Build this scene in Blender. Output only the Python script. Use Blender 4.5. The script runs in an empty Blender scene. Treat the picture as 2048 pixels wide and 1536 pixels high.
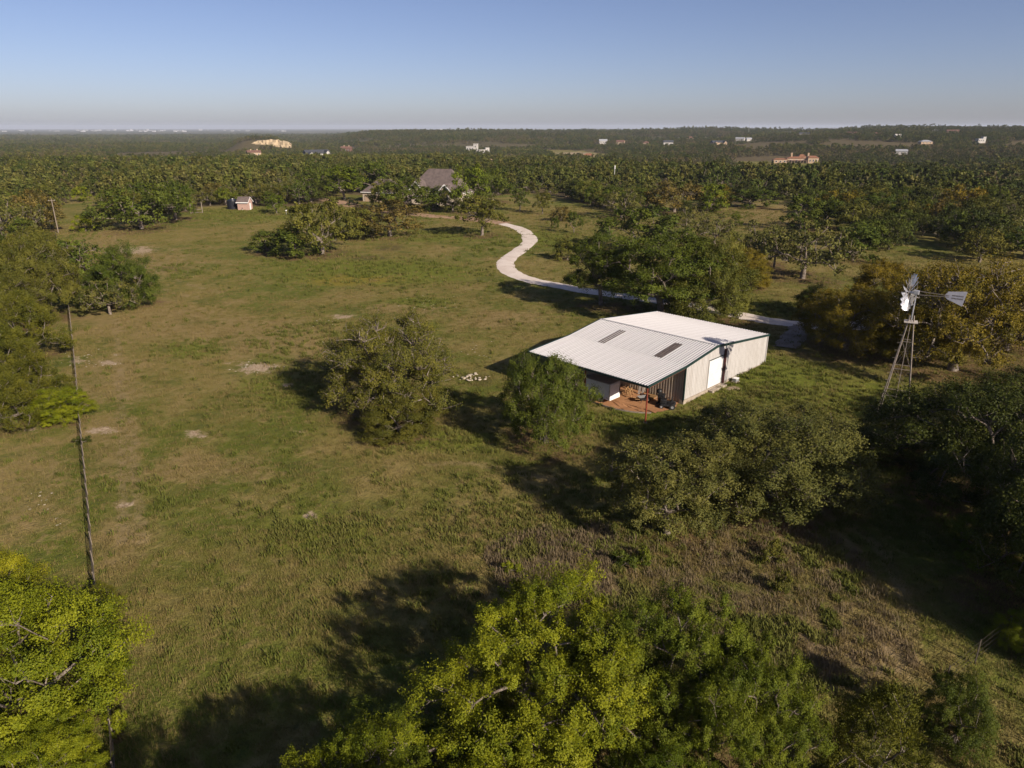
import bpy, math, random
import numpy as np
from mathutils import Vector, Matrix

# ------------------------------------------------------------------ camera, sky, sun, exposure
scene = bpy.context.scene
COL = scene.collection
FPX, CAMH, HORIZ = 1420.0, 25.0, 255.0            # focal length and horizon row in photo pixels (2048 x 1536)
PITCH = math.atan((768 - HORIZ) / FPX)
SUN_AZ, SUN_EL = math.radians(139.0), math.radians(26.5)   # clockwise from +Y (the view direction)

cam_d = bpy.data.cameras.new('camera')
cam = bpy.data.objects.new('camera', cam_d); COL.objects.link(cam)
cam.location = (0, 0, CAMH); cam.rotation_euler = (math.pi / 2 - PITCH, 0, 0)
cam_d.sensor_fit = 'HORIZONTAL'; cam_d.sensor_width = 36.0; cam_d.lens = 36.0 * FPX / 2048
cam_d.clip_start = 0.5; cam_d.clip_end = 80000
scene.camera = cam

world = bpy.data.worlds.new('World'); scene.world = world; world.use_nodes = True
wn = world.node_tree; wn.nodes.clear()
sky = wn.nodes.new('ShaderNodeTexSky'); sky.sky_type = 'NISHITA'; sky.sun_disc = False
sky.sun_elevation = SUN_EL; sky.sun_rotation = SUN_AZ
sky.air_density = 0.7; sky.dust_density = 1.05; sky.ozone_density = 2.0; sky.altitude = 300
bg = wn.nodes.new('ShaderNodeBackground'); bg.inputs['Strength'].default_value = 0.05
wo = wn.nodes.new('ShaderNodeOutputWorld')
wb = wn.nodes.new('ShaderNodeMixRGB'); wb.blend_type = 'MULTIPLY'; wb.inputs[0].default_value = 1.0; wb.inputs[2].default_value = (1.12, 1.0, 1.10, 1)   # camera white balance of the whole sky
wn.links.new(sky.outputs[0], wb.inputs[1]); wn.links.new(wb.outputs[0], bg.inputs[0]); wn.links.new(bg.outputs[0], wo.inputs[0])

sun_d = bpy.data.lights.new('sun', 'SUN'); sun_d.energy = 4.2; sun_d.angle = math.radians(0.55); sun_d.color = (1.0, 0.875, 0.73)
sun = bpy.data.objects.new('sun', sun_d); COL.objects.link(sun)
to_sun = Vector((math.sin(SUN_AZ) * math.cos(SUN_EL), math.cos(SUN_AZ) * math.cos(SUN_EL), math.sin(SUN_EL)))
sun.rotation_euler = to_sun.to_track_quat('Z', 'Y').to_euler(); sun.location = to_sun * 200

vs = scene.view_settings
vs.view_transform = 'Standard'; vs.look = 'None'; vs.exposure = 0.85; vs.gamma = 1.0
cy = scene.cycles
cy.use_denoising = True
try: cy.denoiser = 'OPENIMAGEDENOISE'
except Exception: pass
HAZE_DENSITY = 5.5e-5
cy.max_bounces = 5; cy.diffuse_bounces = 2; cy.glossy_bounces = 2; cy.transmission_bounces = 3; cy.transparent_max_bounces = 8; cy.volume_bounces = 0
cy.use_adaptive_sampling = True; cy.adaptive_threshold = 0.01

# ------------------------------------------------------------------ terrain height and pixel <-> ground helpers
def smooth(a, b, x):
    t = np.clip((np.asarray(x, float) - a) / (b - a), 0, 1); return t * t * (3 - 2 * t)
BARN_A = (12.2, 59.75)
def T(x, y):
    x = np.asarray(x, float); y = np.asarray(y, float)
    s = ((x - BARN_A[0]) + (y - BARN_A[1])) * .7071
    z = .026 * np.clip(s - 15, -22, 16)
    r = np.hypot(x, y); a = np.degrees(np.arctan2(x, y))
    z = z + .5 * np.sin(x * .021 + 1) * np.sin(y * .017) * smooth(110, 220, r)
    z = z - 15 * smooth(260, 1150, r) - 10 * smooth(1000, 3000, r) * smooth(-4, -18, a)
    z = z + 22 * smooth(-14.5, -10.5, a) * (1 - smooth(13, 24, a)) * smooth(1350, 2500, r) * (1 - smooth(2800, 4200, r))
    z = z + 33 * smooth(9, 30, a) * (1 - smooth(60, 80, a)) * smooth(620, 1750, r) * (1 - smooth(2600, 4500, r))
    z = z + 21 * np.exp(-((a + 18.6) / 1.9) ** 4) * smooth(1330, 1480, r) * (1 - smooth(1750, 2100, r))
    z = z + (2.2 * np.sin(x * .0047 + y * .0031 + 2) + 1.6 * np.sin(x * .0083 - y * .0061) + .9 * np.sin(x * .017 + y * .013)) * smooth(350, 800, r) * (1 - .7 * smooth(3000, 6000, r))
    return z
CP, SP = math.cos(PITCH), math.sin(PITCH)
def ray(px, py):
    u = (px - 1024) / FPX; v = -(py - 768) / FPX
    return u, CP + v * SP, -SP + v * CP
def G(px, py):
    """ground point under a photo pixel"""
    dx, dy, dz = ray(px, py)
    t, dt = 5.0, .5
    while t < 24000:
        if CAMH + dz * t <= float(T(dx * t, dy * t)): break
        t += dt; dt = max(.5, t * .004)
    lo, hi = t - dt, t
    for _ in range(24):
        m = (lo + hi) / 2
        if CAMH + dz * m <= float(T(dx * m, dy * m)): hi = m
        else: lo = m
    return np.array([dx * hi, dy * hi, float(T(dx * hi, dy * hi))])
def proj(x, y, z):
    x, y, z = np.asarray(x, float), np.asarray(y, float), np.asarray(z, float) - CAMH
    d = y * CP - z * SP; up = y * SP + z * CP
    d = np.where(d > .1, d, np.nan)
    return 1024 + FPX * x / d, 768 - FPX * up / d, d
def in_poly(px, py, poly):
    px = np.asarray(px, float); py = np.asarray(py, float)
    res = np.zeros(px.shape, bool); n = len(poly)
    for i in range(n):
        x1, y1 = poly[i]; x2, y2 = poly[(i + 1) % n]
        c = ((y1 > py) != (y2 > py)) & (px < (x2 - x1) * (py - y1) / (y2 - y1 + 1e-9) + x1)
        res ^= c
    return res
def vnoise(x, y, s, seed=0):
    """smooth value noise 0..1"""
    x = np.asarray(x, float) / s; y = np.asarray(y, float) / s
    xi, yi = np.floor(x), np.floor(y); fx, fy = x - xi, y - yi
    def h(a, b):
        v = np.sin(a * 127.1 + b * 311.7 + seed * 74.7) * 43758.5453; return v - np.floor(v)
    fx = fx * fx * (3 - 2 * fx); fy = fy * fy * (3 - 2 * fy)
    return (h(xi, yi) * (1 - fx) + h(xi + 1, yi) * fx) * (1 - fy) + (h(xi, yi + 1) * (1 - fx) + h(xi + 1, yi + 1) * fx) * fy

# ------------------------------------------------------------------ object helpers
def tag(o, label=None, cat=None, group=None, kind=None):
    if label: o['label'] = label
    if cat: o['category'] = cat
    if group: o['group'] = group
    if kind: o['kind'] = kind
    return o
def empty(name, loc, rz=0, **k):
    o = bpy.data.objects.new(name, None); COL.objects.link(o); o.location = loc; o.rotation_euler = (0, 0, rz)
    o.empty_display_size = .3
    return tag(o, **k)
def np_mesh(name, v, faces, smooth_=False, attrs=None):
    """faces: (n,k) int array or list of such arrays"""
    if not isinstance(faces, list): faces = [faces]
    faces = [np.asarray(f, np.int32) for f in faces if len(f)]
    me = bpy.data.meshes.new(name)
    v = np.asarray(v, np.float32)
    me.vertices.add(len(v)); me.vertices.foreach_set('co', v.ravel())
    loops = np.concatenate([f.ravel() for f in faces]) if faces else np.zeros(0, np.int32)
    cnt = np.concatenate([np.full(len(f), f.shape[1], np.int32) for f in faces]) if faces else np.zeros(0, np.int32)
    me.loops.add(len(loops)); me.loops.foreach_set('vertex_index', loops)
    me.polygons.add(len(cnt))
    st = np.zeros(len(cnt), np.int32); st[1:] = np.cumsum(cnt)[:-1]
    me.polygons.foreach_set('loop_start', st)
    if smooth_: me.polygons.foreach_set('use_smooth', np.ones(len(cnt), bool))
    for k, (dt, arr) in (attrs or {}).items():
        at = me.attributes.new(k, dt, 'POINT')
        at.data.foreach_set('vector' if dt == 'FLOAT_VECTOR' else 'value', np.ascontiguousarray(arr).ravel())
    me.update(calc_edges=True); me.validate(); return me
def obj(name, me, mat=None, parent=None, loc=None, rz=None):
    o = bpy.data.objects.new(name, me); COL.objects.link(o)
    if mat is not None and not me.materials: me.materials.append(mat)
    if parent is not None: o.parent = parent
    if loc is not None: o.location = loc
    if rz is not None: o.rotation_euler = (0, 0, rz)
    return o
class MB:
    def __init__(s): s.v = []; s.f = []
    def add(s, vs, fs):
        n = len(s.v); s.v += [tuple(p) for p in vs]; s.f += [tuple(i + n for i in f) for f in fs]; return s
    def box(s, c, d, R=None):
        hx, hy, hz = d[0] / 2, d[1] / 2, d[2] / 2
        vs = [Vector((x, y, z)) for x in (-hx, hx) for y in (-hy, hy) for z in (-hz, hz)]
        if R is not None: vs = [R @ p for p in vs]
        c = Vector(c)
        return s.add([p + c for p in vs], [(0, 1, 3, 2), (4, 6, 7, 5), (0, 4, 5, 1), (2, 3, 7, 6), (0, 2, 6, 4), (1, 5, 7, 3)])
    def tube(s, a, b, r0, r1=None, n=8, caps=True):
        a, b = Vector(a), Vector(b); r1 = r0 if r1 is None else r1
        d = (b - a).normalized(); u = d.orthogonal().normalized(); w = d.cross(u)
        vs = [a + (u * math.cos(t) + w * math.sin(t)) * r0 for t in [2 * math.pi * i / n for i in range(n)]]
        vs += [b + (u * math.cos(t) + w * math.sin(t)) * r1 for t in [2 * math.pi * i / n for i in range(n)]]
        fs = [(i, (i + 1) % n, n + (i + 1) % n, n + i) for i in range(n)]
        if caps: fs += [tuple(range(n))[::-1], tuple(range(n, 2 * n))]
        return s.add(vs, fs)
    def bar(s, a, b, w, h):
        """square-section bar between two points"""
        a, b = Vector(a), Vector(b); d = (b - a); L = d.length
        q = d.to_track_quat('X', 'Z').to_matrix()
        return s.box((a + b) / 2, (L, w, h), q)
    def prism(s, poly, axis, t0, t1):
        n = len(poly)
        def pt(p, t):
            return (p[0], t, p[1]) if axis == 'y' else ((t, p[0], p[1]) if axis == 'x' else (p[0], p[1], t))
        vs = [pt(p, t0) for p in poly] + [pt(p, t1) for p in poly]
        return s.add(vs, [tuple(range(n))[::-1], tuple(range(n, 2 * n))] + [(i, (i + 1) % n, n + (i + 1) % n, n + i) for i in range(n)])
    def lathe(s, prof, n=20, c=(0, 0, 0)):
        vs = []; fs = []
        for r, z in prof:
            vs += [(c[0] + r * math.cos(2 * math.pi * i / n), c[1] + r * math.sin(2 * math.pi * i / n), c[2] + z) for i in range(n)]
        for k in range(len(prof) - 1):
            fs += [(k * n + i, k * n + (i + 1) % n, (k + 1) * n + (i + 1) % n, (k + 1) * n + i) for i in range(n)]
        fs += [tuple(range(n))[::-1], tuple(range((len(prof) - 1) * n, len(prof) * n))]
        return s.add(vs, fs)
    def mesh(s, name='mesh', sm=False):
        me = bpy.data.meshes.new(name); me.from_pydata(s.v, [], s.f)
        import bmesh
        b = bmesh.new(); b.from_mesh(me); bmesh.ops.recalc_face_normals(b, faces=b.faces); b.to_mesh(me); b.free()
        if sm:
            for p in me.polygons: p.use_smooth = True
        return me
    def build(s, name, mat, parent=None, loc=None, rz=None, sm=False, bevel=0):
        o = obj(name, s.mesh(name, sm), mat, parent, loc, rz)
        if bevel:
            m = o.modifiers.new('bevel', 'BEVEL'); m.width = bevel; m.segments = 2; m.limit_method = 'ANGLE'
        return o

# ------------------------------------------------------------------ materials
def new_mat(name):
    m = bpy.data.materials.new(name); m.use_nodes = True; nt = m.node_tree; nt.nodes.clear()
    out = nt.nodes.new('ShaderNodeOutputMaterial'); return m, nt, out
def N(nt, t, **k):
    n = nt.nodes.new(t)
    for a, b in k.items(): setattr(n, a, b)
    return n
def noise(nt, vec, scale, detail=4, rough=.55, dist=0):
    n = N(nt, 'ShaderNodeTexNoise'); n.inputs['Scale'].default_value = scale; n.inputs['Detail'].default_value = detail
    n.inputs['Roughness'].default_value = rough; n.inputs['Distortion'].default_value = dist
    if vec is not None: nt.links.new(vec, n.inputs['Vector'])
    return n.outputs['Fac']
def maprange(nt, fac, a, b, c=0, d=1, sm=True):
    n = N(nt, 'ShaderNodeMapRange'); n.interpolation_type = 'SMOOTHSTEP' if sm else 'LINEAR'
    for i, val in zip((1, 2, 3, 4), (a, b, c, d)): n.inputs[i].default_value = val
    nt.links.new(fac, n.inputs[0]); return n.outputs[0]
def math_(nt, op, a, b=None):
    n = N(nt, 'ShaderNodeMath', operation=op)
    for i, x in enumerate((a, b)):
        if x is None: continue
        if isinstance(x, (int, float)): n.inputs[i].default_value = x
        else: nt.links.new(x, n.inputs[i])
    return n.outputs[0]
def mix(nt, fac, a, b, typ='MIX'):
    n = N(nt, 'ShaderNodeMixRGB', blend_type=typ)
    for i, x in enumerate((fac, a, b)):
        if isinstance(x, (int, float)): n.inputs[i].default_value = x
        elif isinstance(x, tuple): n.inputs[i].default_value = (*x, 1) if len(x) == 3 else x
        else: nt.links.new(x, n.inputs[i])
    return n.outputs[0]
def principled(nt, out, col, rough=.8, metal=0, spec=.3, bump=None, bstr=.3, bdist=.02):
    p = N(nt, 'ShaderNodeBsdfPrincipled')
    if isinstance(col, tuple): p.inputs['Base Color'].default_value = (*col, 1)
    else: nt.links.new(col, p.inputs['Base Color'])
    if isinstance(rough, (int, float)): p.inputs['Roughness'].default_value = rough
    else: nt.links.new(rough, p.inputs['Roughness'])
    p.inputs['Metallic'].default_value = metal; p.inputs['Specular IOR Level'].default_value = spec
    if bump is not None:
        b = N(nt, 'ShaderNodeBump'); b.inputs['Strength'].default_value = bstr; b.inputs['Distance'].default_value = bdist
        nt.links.new(bump, b.inputs['Height']); nt.links.new(b.outputs[0], p.inputs['Normal'])
    if out is not None: nt.links.new(p.outputs[0], out.inputs[0])
    return p
def simple(name, c1, c2=None, scale=3.0, rough=.7, metal=0, spec=.3, bstr=.15, obj_coord=True, streak=None):
    """two-tone worn surface"""
    m, nt, out = new_mat(name)
    tc = N(nt, 'ShaderNodeTexCoord'); vec = tc.outputs['Object']
    if streak:
        mp = N(nt, 'ShaderNodeMapping'); mp.inputs['Scale'].default_value = streak; nt.links.new(vec, mp.inputs[0]); vec = mp.outputs[0]
    c2 = c2 or tuple(x * .75 for x in c1)
    f = noise(nt, vec, scale, 5, .6)
    col = mix(nt, maprange(nt, f, .35, .7), c1, c2)
    f2 = noise(nt, tc.outputs['Object'], scale * 9, 3, .6)
    col = mix(nt, .35, col, mix(nt, f2, (.55, .55, .55), (1.25, 1.25, 1.25)), 'MULTIPLY')
    principled(nt, out, col, rough, metal, spec, f2, bstr, .01)
    return m

M = {}
M['roof_white'] = simple('white_painted_metal_roofing', (.475, .465, .47), (.375, .362, .365), .8, .45, 0, .5, .04, streak=(.12, 3.5, 1))
M['wall_cream'] = simple('cream_painted_metal_siding', (.45, .435, .42), (.38, .36, .34), .6, .5, 0, .4, .05, streak=(3, 3, .4))
M['wall_tan'] = simple('tan_ribbed_metal_siding', (.52, .44, .34), (.42, .35, .27), .8, .5, .0, .5, .08, streak=(3, 3, .5))
M['green_trim'] = simple('dark_green_trim', (.012, .03, .028), (.02, .04, .036), 2, .4)
M['red_steel'] = simple('red_primer_steel', (.22, .045, .02), (.13, .03, .02), 4, .6)
M['maroon'] = simple('maroon_steel', (.05, .012, .014), (.035, .012, .012), 4, .5)
M['concrete'] = simple('weathered_concrete', (.36, .31, .25), (.27, .22, .17), 1.5, .9, 0, .2, .3)
M['door_white'] = simple('white_door_paint', (.62, .62, .62), (.57, .57, .57), 1, .45)
M['skylight'] = simple('aged_fibreglass_skylight', (.10, .08, .065), (.06, .045, .035), 2, .35, 0, .5)
M['trailer_white'] = simple('white_trailer_skin', (.70, .71, .74), (.62, .63, .66), 1, .35, 0, .5, .03)
M['black'] = simple('black_plastic', (.012, .012, .014), (.022, .022, .024), 6, .45)
M['rubber'] = simple('tyre_rubber', (.02, .02, .02), (.03, .028, .026), 9, .85)
M['galv'] = simple('galvanised_steel', (.52, .53, .56), (.38, .39, .43), 3, .38, .55, .5, .05)
M['tower_steel'] = simple('weathered_tower_steel', (.25, .215, .18), (.16, .13, .105), 4, .6, .2)
M['vane'] = simple('pale_vane_sheet', (.46, .46, .50), (.38, .38, .43), 2, .55, 0, .4)
M['wood'] = simple('raw_lumber', (.36, .22, .10), (.25, .14, .06), 5, .8, streak=(1, 8, 8))
M['grey_wood'] = simple('weathered_fence_wood', (.24, .20, .16), (.16, .13, .10), 6, .9)
M['pale_plank'] = simple('pale_plank', (.48, .43, .38), (.38, .34, .3), 6, .8)
M['wire'] = simple('fence_wire', (.09, .075, .06), (.06, .05, .04), 8, .6, .3)
M['shingle'] = simple('grey_brown_shingles', (.145, .115, .105), (.10, .08, .075), .9, .95, 0, .1, .5)
M['pale_stone'] = simple('pale_limestone_wall', (.50, .43, .34), (.40, .33, .25), 1.2, .9)
M['white_paint'] = simple('white_paint', (.78, .77, .75), (.70, .69, .67), 2, .5)
M['pink_brick'] = simple('pink_brick', (.42, .28, .23), (.36, .24, .20), 2.5, .85)
M['glass'] = simple('dark_window_glass', (.03, .035, .045), (.02, .025, .03), 1, .1, 0, .6, 0)
M['tank'] = simple('black_tank_plastic', (.012, .014, .02), (.02, .022, .03), 1, .4)
M['terracotta'] = simple('terracotta_roof', (.25, .12, .065), (.20, .09, .05), .8, .85)
M['stucco'] = simple('tan_stucco', (.38, .28, .19), (.32, .23, .15), .5, .9)
M['metal_roof'] = simple('pale_metal_roof', (.33, .34, .36), (.27, .28, .30), .5, .4)
M['far_white'] = simple('far_white_wall', (.44, .42, .39), (.36, .345, .32), .3, .8)
M['dark_roof'] = simple('charcoal_roof', (.045, .05, .06), (.065, .065, .07), .5, .8)
M['brown_roof'] = simple('brown_roof', (.16, .085, .06), (.12, .065, .05), .5, .85)
M['limestone'] = simple('cream_limestone_cliff', (.42, .33, .21), (.28, .22, .14), .12, .9, bstr=.6)
M['town'] = simple('far_town_wall', (.5, .5, .5), (.4, .4, .42), .05, .8)
M['rock'] = simple('pale_limestone_rock', (.50, .44, .35), (.36, .30, .22), 3, .95, 0, .1, .6)

def leaf_mat(name, ramp=None, transl=.11, contrast=.9):
    m, nt, out = new_mat(name)
    if ramp is None:
        base = N(nt, 'ShaderNodeObjectInfo').outputs['Color']
    else:
        oi = N(nt, 'ShaderNodeObjectInfo'); cr = N(nt, 'ShaderNodeValToRGB')
        els = cr.color_ramp.elements
        while len(els) < len(ramp): els.new(.5)
        for e, (p_, c_) in zip(els, ramp): e.position = p_; e.color = (*c_, 1)
        nt.links.new(oi.outputs['Random'], cr.inputs[0]); base = cr.outputs[0]
    at = N(nt, 'ShaderNodeAttribute', attribute_name='tone')
    lo = mix(nt, 1.0, base, (1 - .45 * contrast, 1 - .36 * contrast, 1 - .4 * contrast), 'MULTIPLY')
    hi = mix(nt, 1.0, base, (1 + .55 * contrast, 1 + .40 * contrast, 1 + .15 * contrast), 'MULTIPLY')
    col = mix(nt, at.outputs['Fac'], lo, hi)
    p = principled(nt, None, col, .6, 0, .12)
    tr = N(nt, 'ShaderNodeBsdfTranslucent'); nt.links.new(mix(nt, 1.0, col, (1.15, 1.1, .5), 'MULTIPLY'), tr.inputs[0])
    ms = N(nt, 'ShaderNodeMixShader'); ms.inputs[0].default_value = transl
    nt.links.new(p.outputs[0], ms.inputs[1]); nt.links.new(tr.outputs[0], ms.inputs[2]); nt.links.new(ms.outputs[0], out.inputs[0])
    return m
M['leaf'] = leaf_mat('oak_leaves')
M['far_leaf'] = leaf_mat('woodland_leaves', [(0, (.044, .054, .012)), (.25, (.074, .082, .015)), (.5, (.098, .096, .020)), (.7, (.125, .104, .026)), (.85, (.085, .108, .014)), (1, (.138, .110, .040))])
def bark_mat():
    m, nt, out = new_mat('lichen_grey_bark')
    tc = N(nt, 'ShaderNodeTexCoord')
    f = noise(nt, tc.outputs['Object'], 2.2, 5, .6); f2 = noise(nt, tc.outputs['Object'], 14, 4, .7)
    col = mix(nt, maprange(nt, f, .35, .65), (.14, .112, .09), (.32, .275, .235)); col = mix(nt, maprange(nt, f2, .3, .75), col, (.07, .055, .042))
    principled(nt, out, col, .95, 0, .1, f2, .8, .03); return m
M['bark'] = bark_mat()

# ------------------------------------------------------------------ ground material
def ground_base(nt):
    g = N(nt, 'ShaderNodeNewGeometry'); pos = g.outputs['Position']
    n1 = noise(nt, pos, .035, 5, .6, .6); n2 = noise(nt, pos, .16, 5, .65); n3 = noise(nt, pos, 1.1, 5, .7); n4 = noise(nt, pos, 6.0, 3, .7)
    col = mix(nt, maprange(nt, n1, .42, .58), (.104, .122, .019), (.180, .152, .044))
    col = mix(nt, math_(nt, 'MULTIPLY', maprange(nt, n2, .44, .66), .8), col, (.230, .176, .066))
    col = mix(nt, math_(nt, 'MULTIPLY', maprange(nt, n2, .49, .33), .75), col, (.096, .104, .022))
    col = mix(nt, math_(nt, 'MULTIPLY', maprange(nt, n3, .50, .70), .6), col, (.262, .194, .082))
    col = mix(nt, math_(nt, 'MULTIPLY', maprange(nt, n3, .48, .30), .65), col, (.062, .068, .020))
    return col, pos, (n1, n2, n3, n4)
def ground_mat():
    m, nt, out = new_mat('meadow_ground')
    col, pos, (n1, n2, n3, n4) = ground_base(nt)
    def zone(attr, w=.55, lo=.38, hi=.62, nz=None):
        a = N(nt, 'ShaderNodeAttribute', attribute_name=attr).outputs['Fac']
        e = math_(nt, 'ADD', math_(nt, 'MULTIPLY', math_(nt, 'SUBTRACT', n2, .5), 1.6), math_(nt, 'MULTIPLY', math_(nt, 'SUBTRACT', n3, .5), 1.4))
        k = math_(nt, 'ADD', a, math_(nt, 'MULTIPLY', e, w))
        return math_(nt, 'MULTIPLY', maprange(nt, k, lo, hi), maprange(nt, a, .02, .2))
    col = mix(nt, math_(nt, 'MULTIPLY', zone('lush', .8, .25, .7), .9), col, mix(nt, n3, (.092, .120, .014), (.160, .165, .028)))
    col = mix(nt, math_(nt, 'MULTIPLY', zone('tan', 1.0, .3, .95), .75), col, mix(nt, n3, (.185, .138, .054), (.290, .208, .094)))
    col = mix(nt, math_(nt, 'MULTIPLY', zone('gold', 1.0, .35, .9), .7), col, mix(nt, n3, (.13, .125, .012), (.30, .20, .045)))
    col = mix(nt, math_(nt, 'MULTIPLY', zone('rough', .7, .3, .8), .8), col, mix(nt, n3, (.105, .078, .048), (.185, .135, .088)))
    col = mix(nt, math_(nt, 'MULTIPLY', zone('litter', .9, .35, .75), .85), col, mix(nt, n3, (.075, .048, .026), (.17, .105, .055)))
    col = mix(nt, math_(nt, 'MULTIPLY', zone('track', .7, .2, .9), .6), col, mix(nt, n3, (.20, .150, .072), (.31, .23, .12)))
    col = mix(nt, zone('bare', 1.3, .45, 1.0), col, mix(nt, maprange(nt, n4, .3, .7), (.24, .165, .095), (.47, .37, .26)))
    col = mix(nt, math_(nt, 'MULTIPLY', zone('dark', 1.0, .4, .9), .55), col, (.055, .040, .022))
    wood = zone('woods', .4)
    col = mix(nt, wood, col, mix(nt, n2, (.065, .058, .027), (.16, .115, .060)))
    f1 = noise(nt, pos, .011, 6, .7); f0 = noise(nt, pos, .0016, 5, .65)
    far = mix(nt, maprange(nt, f1, .35, .65), (.042, .052, .022), (.090, .084, .034))
    far = mix(nt, math_(nt, 'MULTIPLY', maprange(nt, f0, .52, .66), .8), far, (.17, .14, .075))
    col = mix(nt, N(nt, 'ShaderNodeAttribute', attribute_name='far').outputs['Fac'], col, far)
    hsum = math_(nt, 'ADD', math_(nt, 'MULTIPLY', n3, .6), math_(nt, 'MULTIPLY', n4, .4))
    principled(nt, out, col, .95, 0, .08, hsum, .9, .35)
    return m
M['ground'] = ground_mat()
def gravel_mat(name, a, b, c):
    m, nt, out = new_mat(name)
    g = N(nt, 'ShaderNodeNewGeometry'); pos = g.outputs['Position']
    n1 = noise(nt, pos, .5, 5, .65); n2 = noise(nt, pos, 5, 4, .7); n3 = noise(nt, pos, .12, 3)
    col = mix(nt, maprange(nt, n1, .4, .7), a, b); col = mix(nt, maprange(nt, n2, .55, .8), col, c); col = mix(nt, math_(nt, 'MULTIPLY', maprange(nt, n3, .5, .8), .5), col, b)
    principled(nt, out, col, .95, 0, .1, n2, .6, .05); return m
M['gravel'] = gravel_mat('white_caliche_gravel', (.66, .58, .51), (.56, .47, .40), (.42, .35, .29))
M['tan_gravel'] = gravel_mat('tan_gravel', (.36, .235, .155), (.28, .18, .115), (.20, .13, .08))
M['dirt'] = gravel_mat('orange_dirt', (.34, .175, .085), (.27, .135, .065), (.42, .26, .15))
M['grey_gravel'] = gravel_mat('grey_gravel', (.30, .25, .21), (.22, .175, .14), (.14, .11, .085))

# ------------------------------------------------------------------ tree list (pixel of trunk base, crown width, crown top) read from the photograph
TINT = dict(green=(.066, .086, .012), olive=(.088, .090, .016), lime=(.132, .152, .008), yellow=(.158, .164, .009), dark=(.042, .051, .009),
            autumn=(.134, .106, .011), grey=(.094, .096, .025), cedar=(.080, .083, .011), brown=(.108, .086, .023), leafy=(.088, .114, .010))
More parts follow.
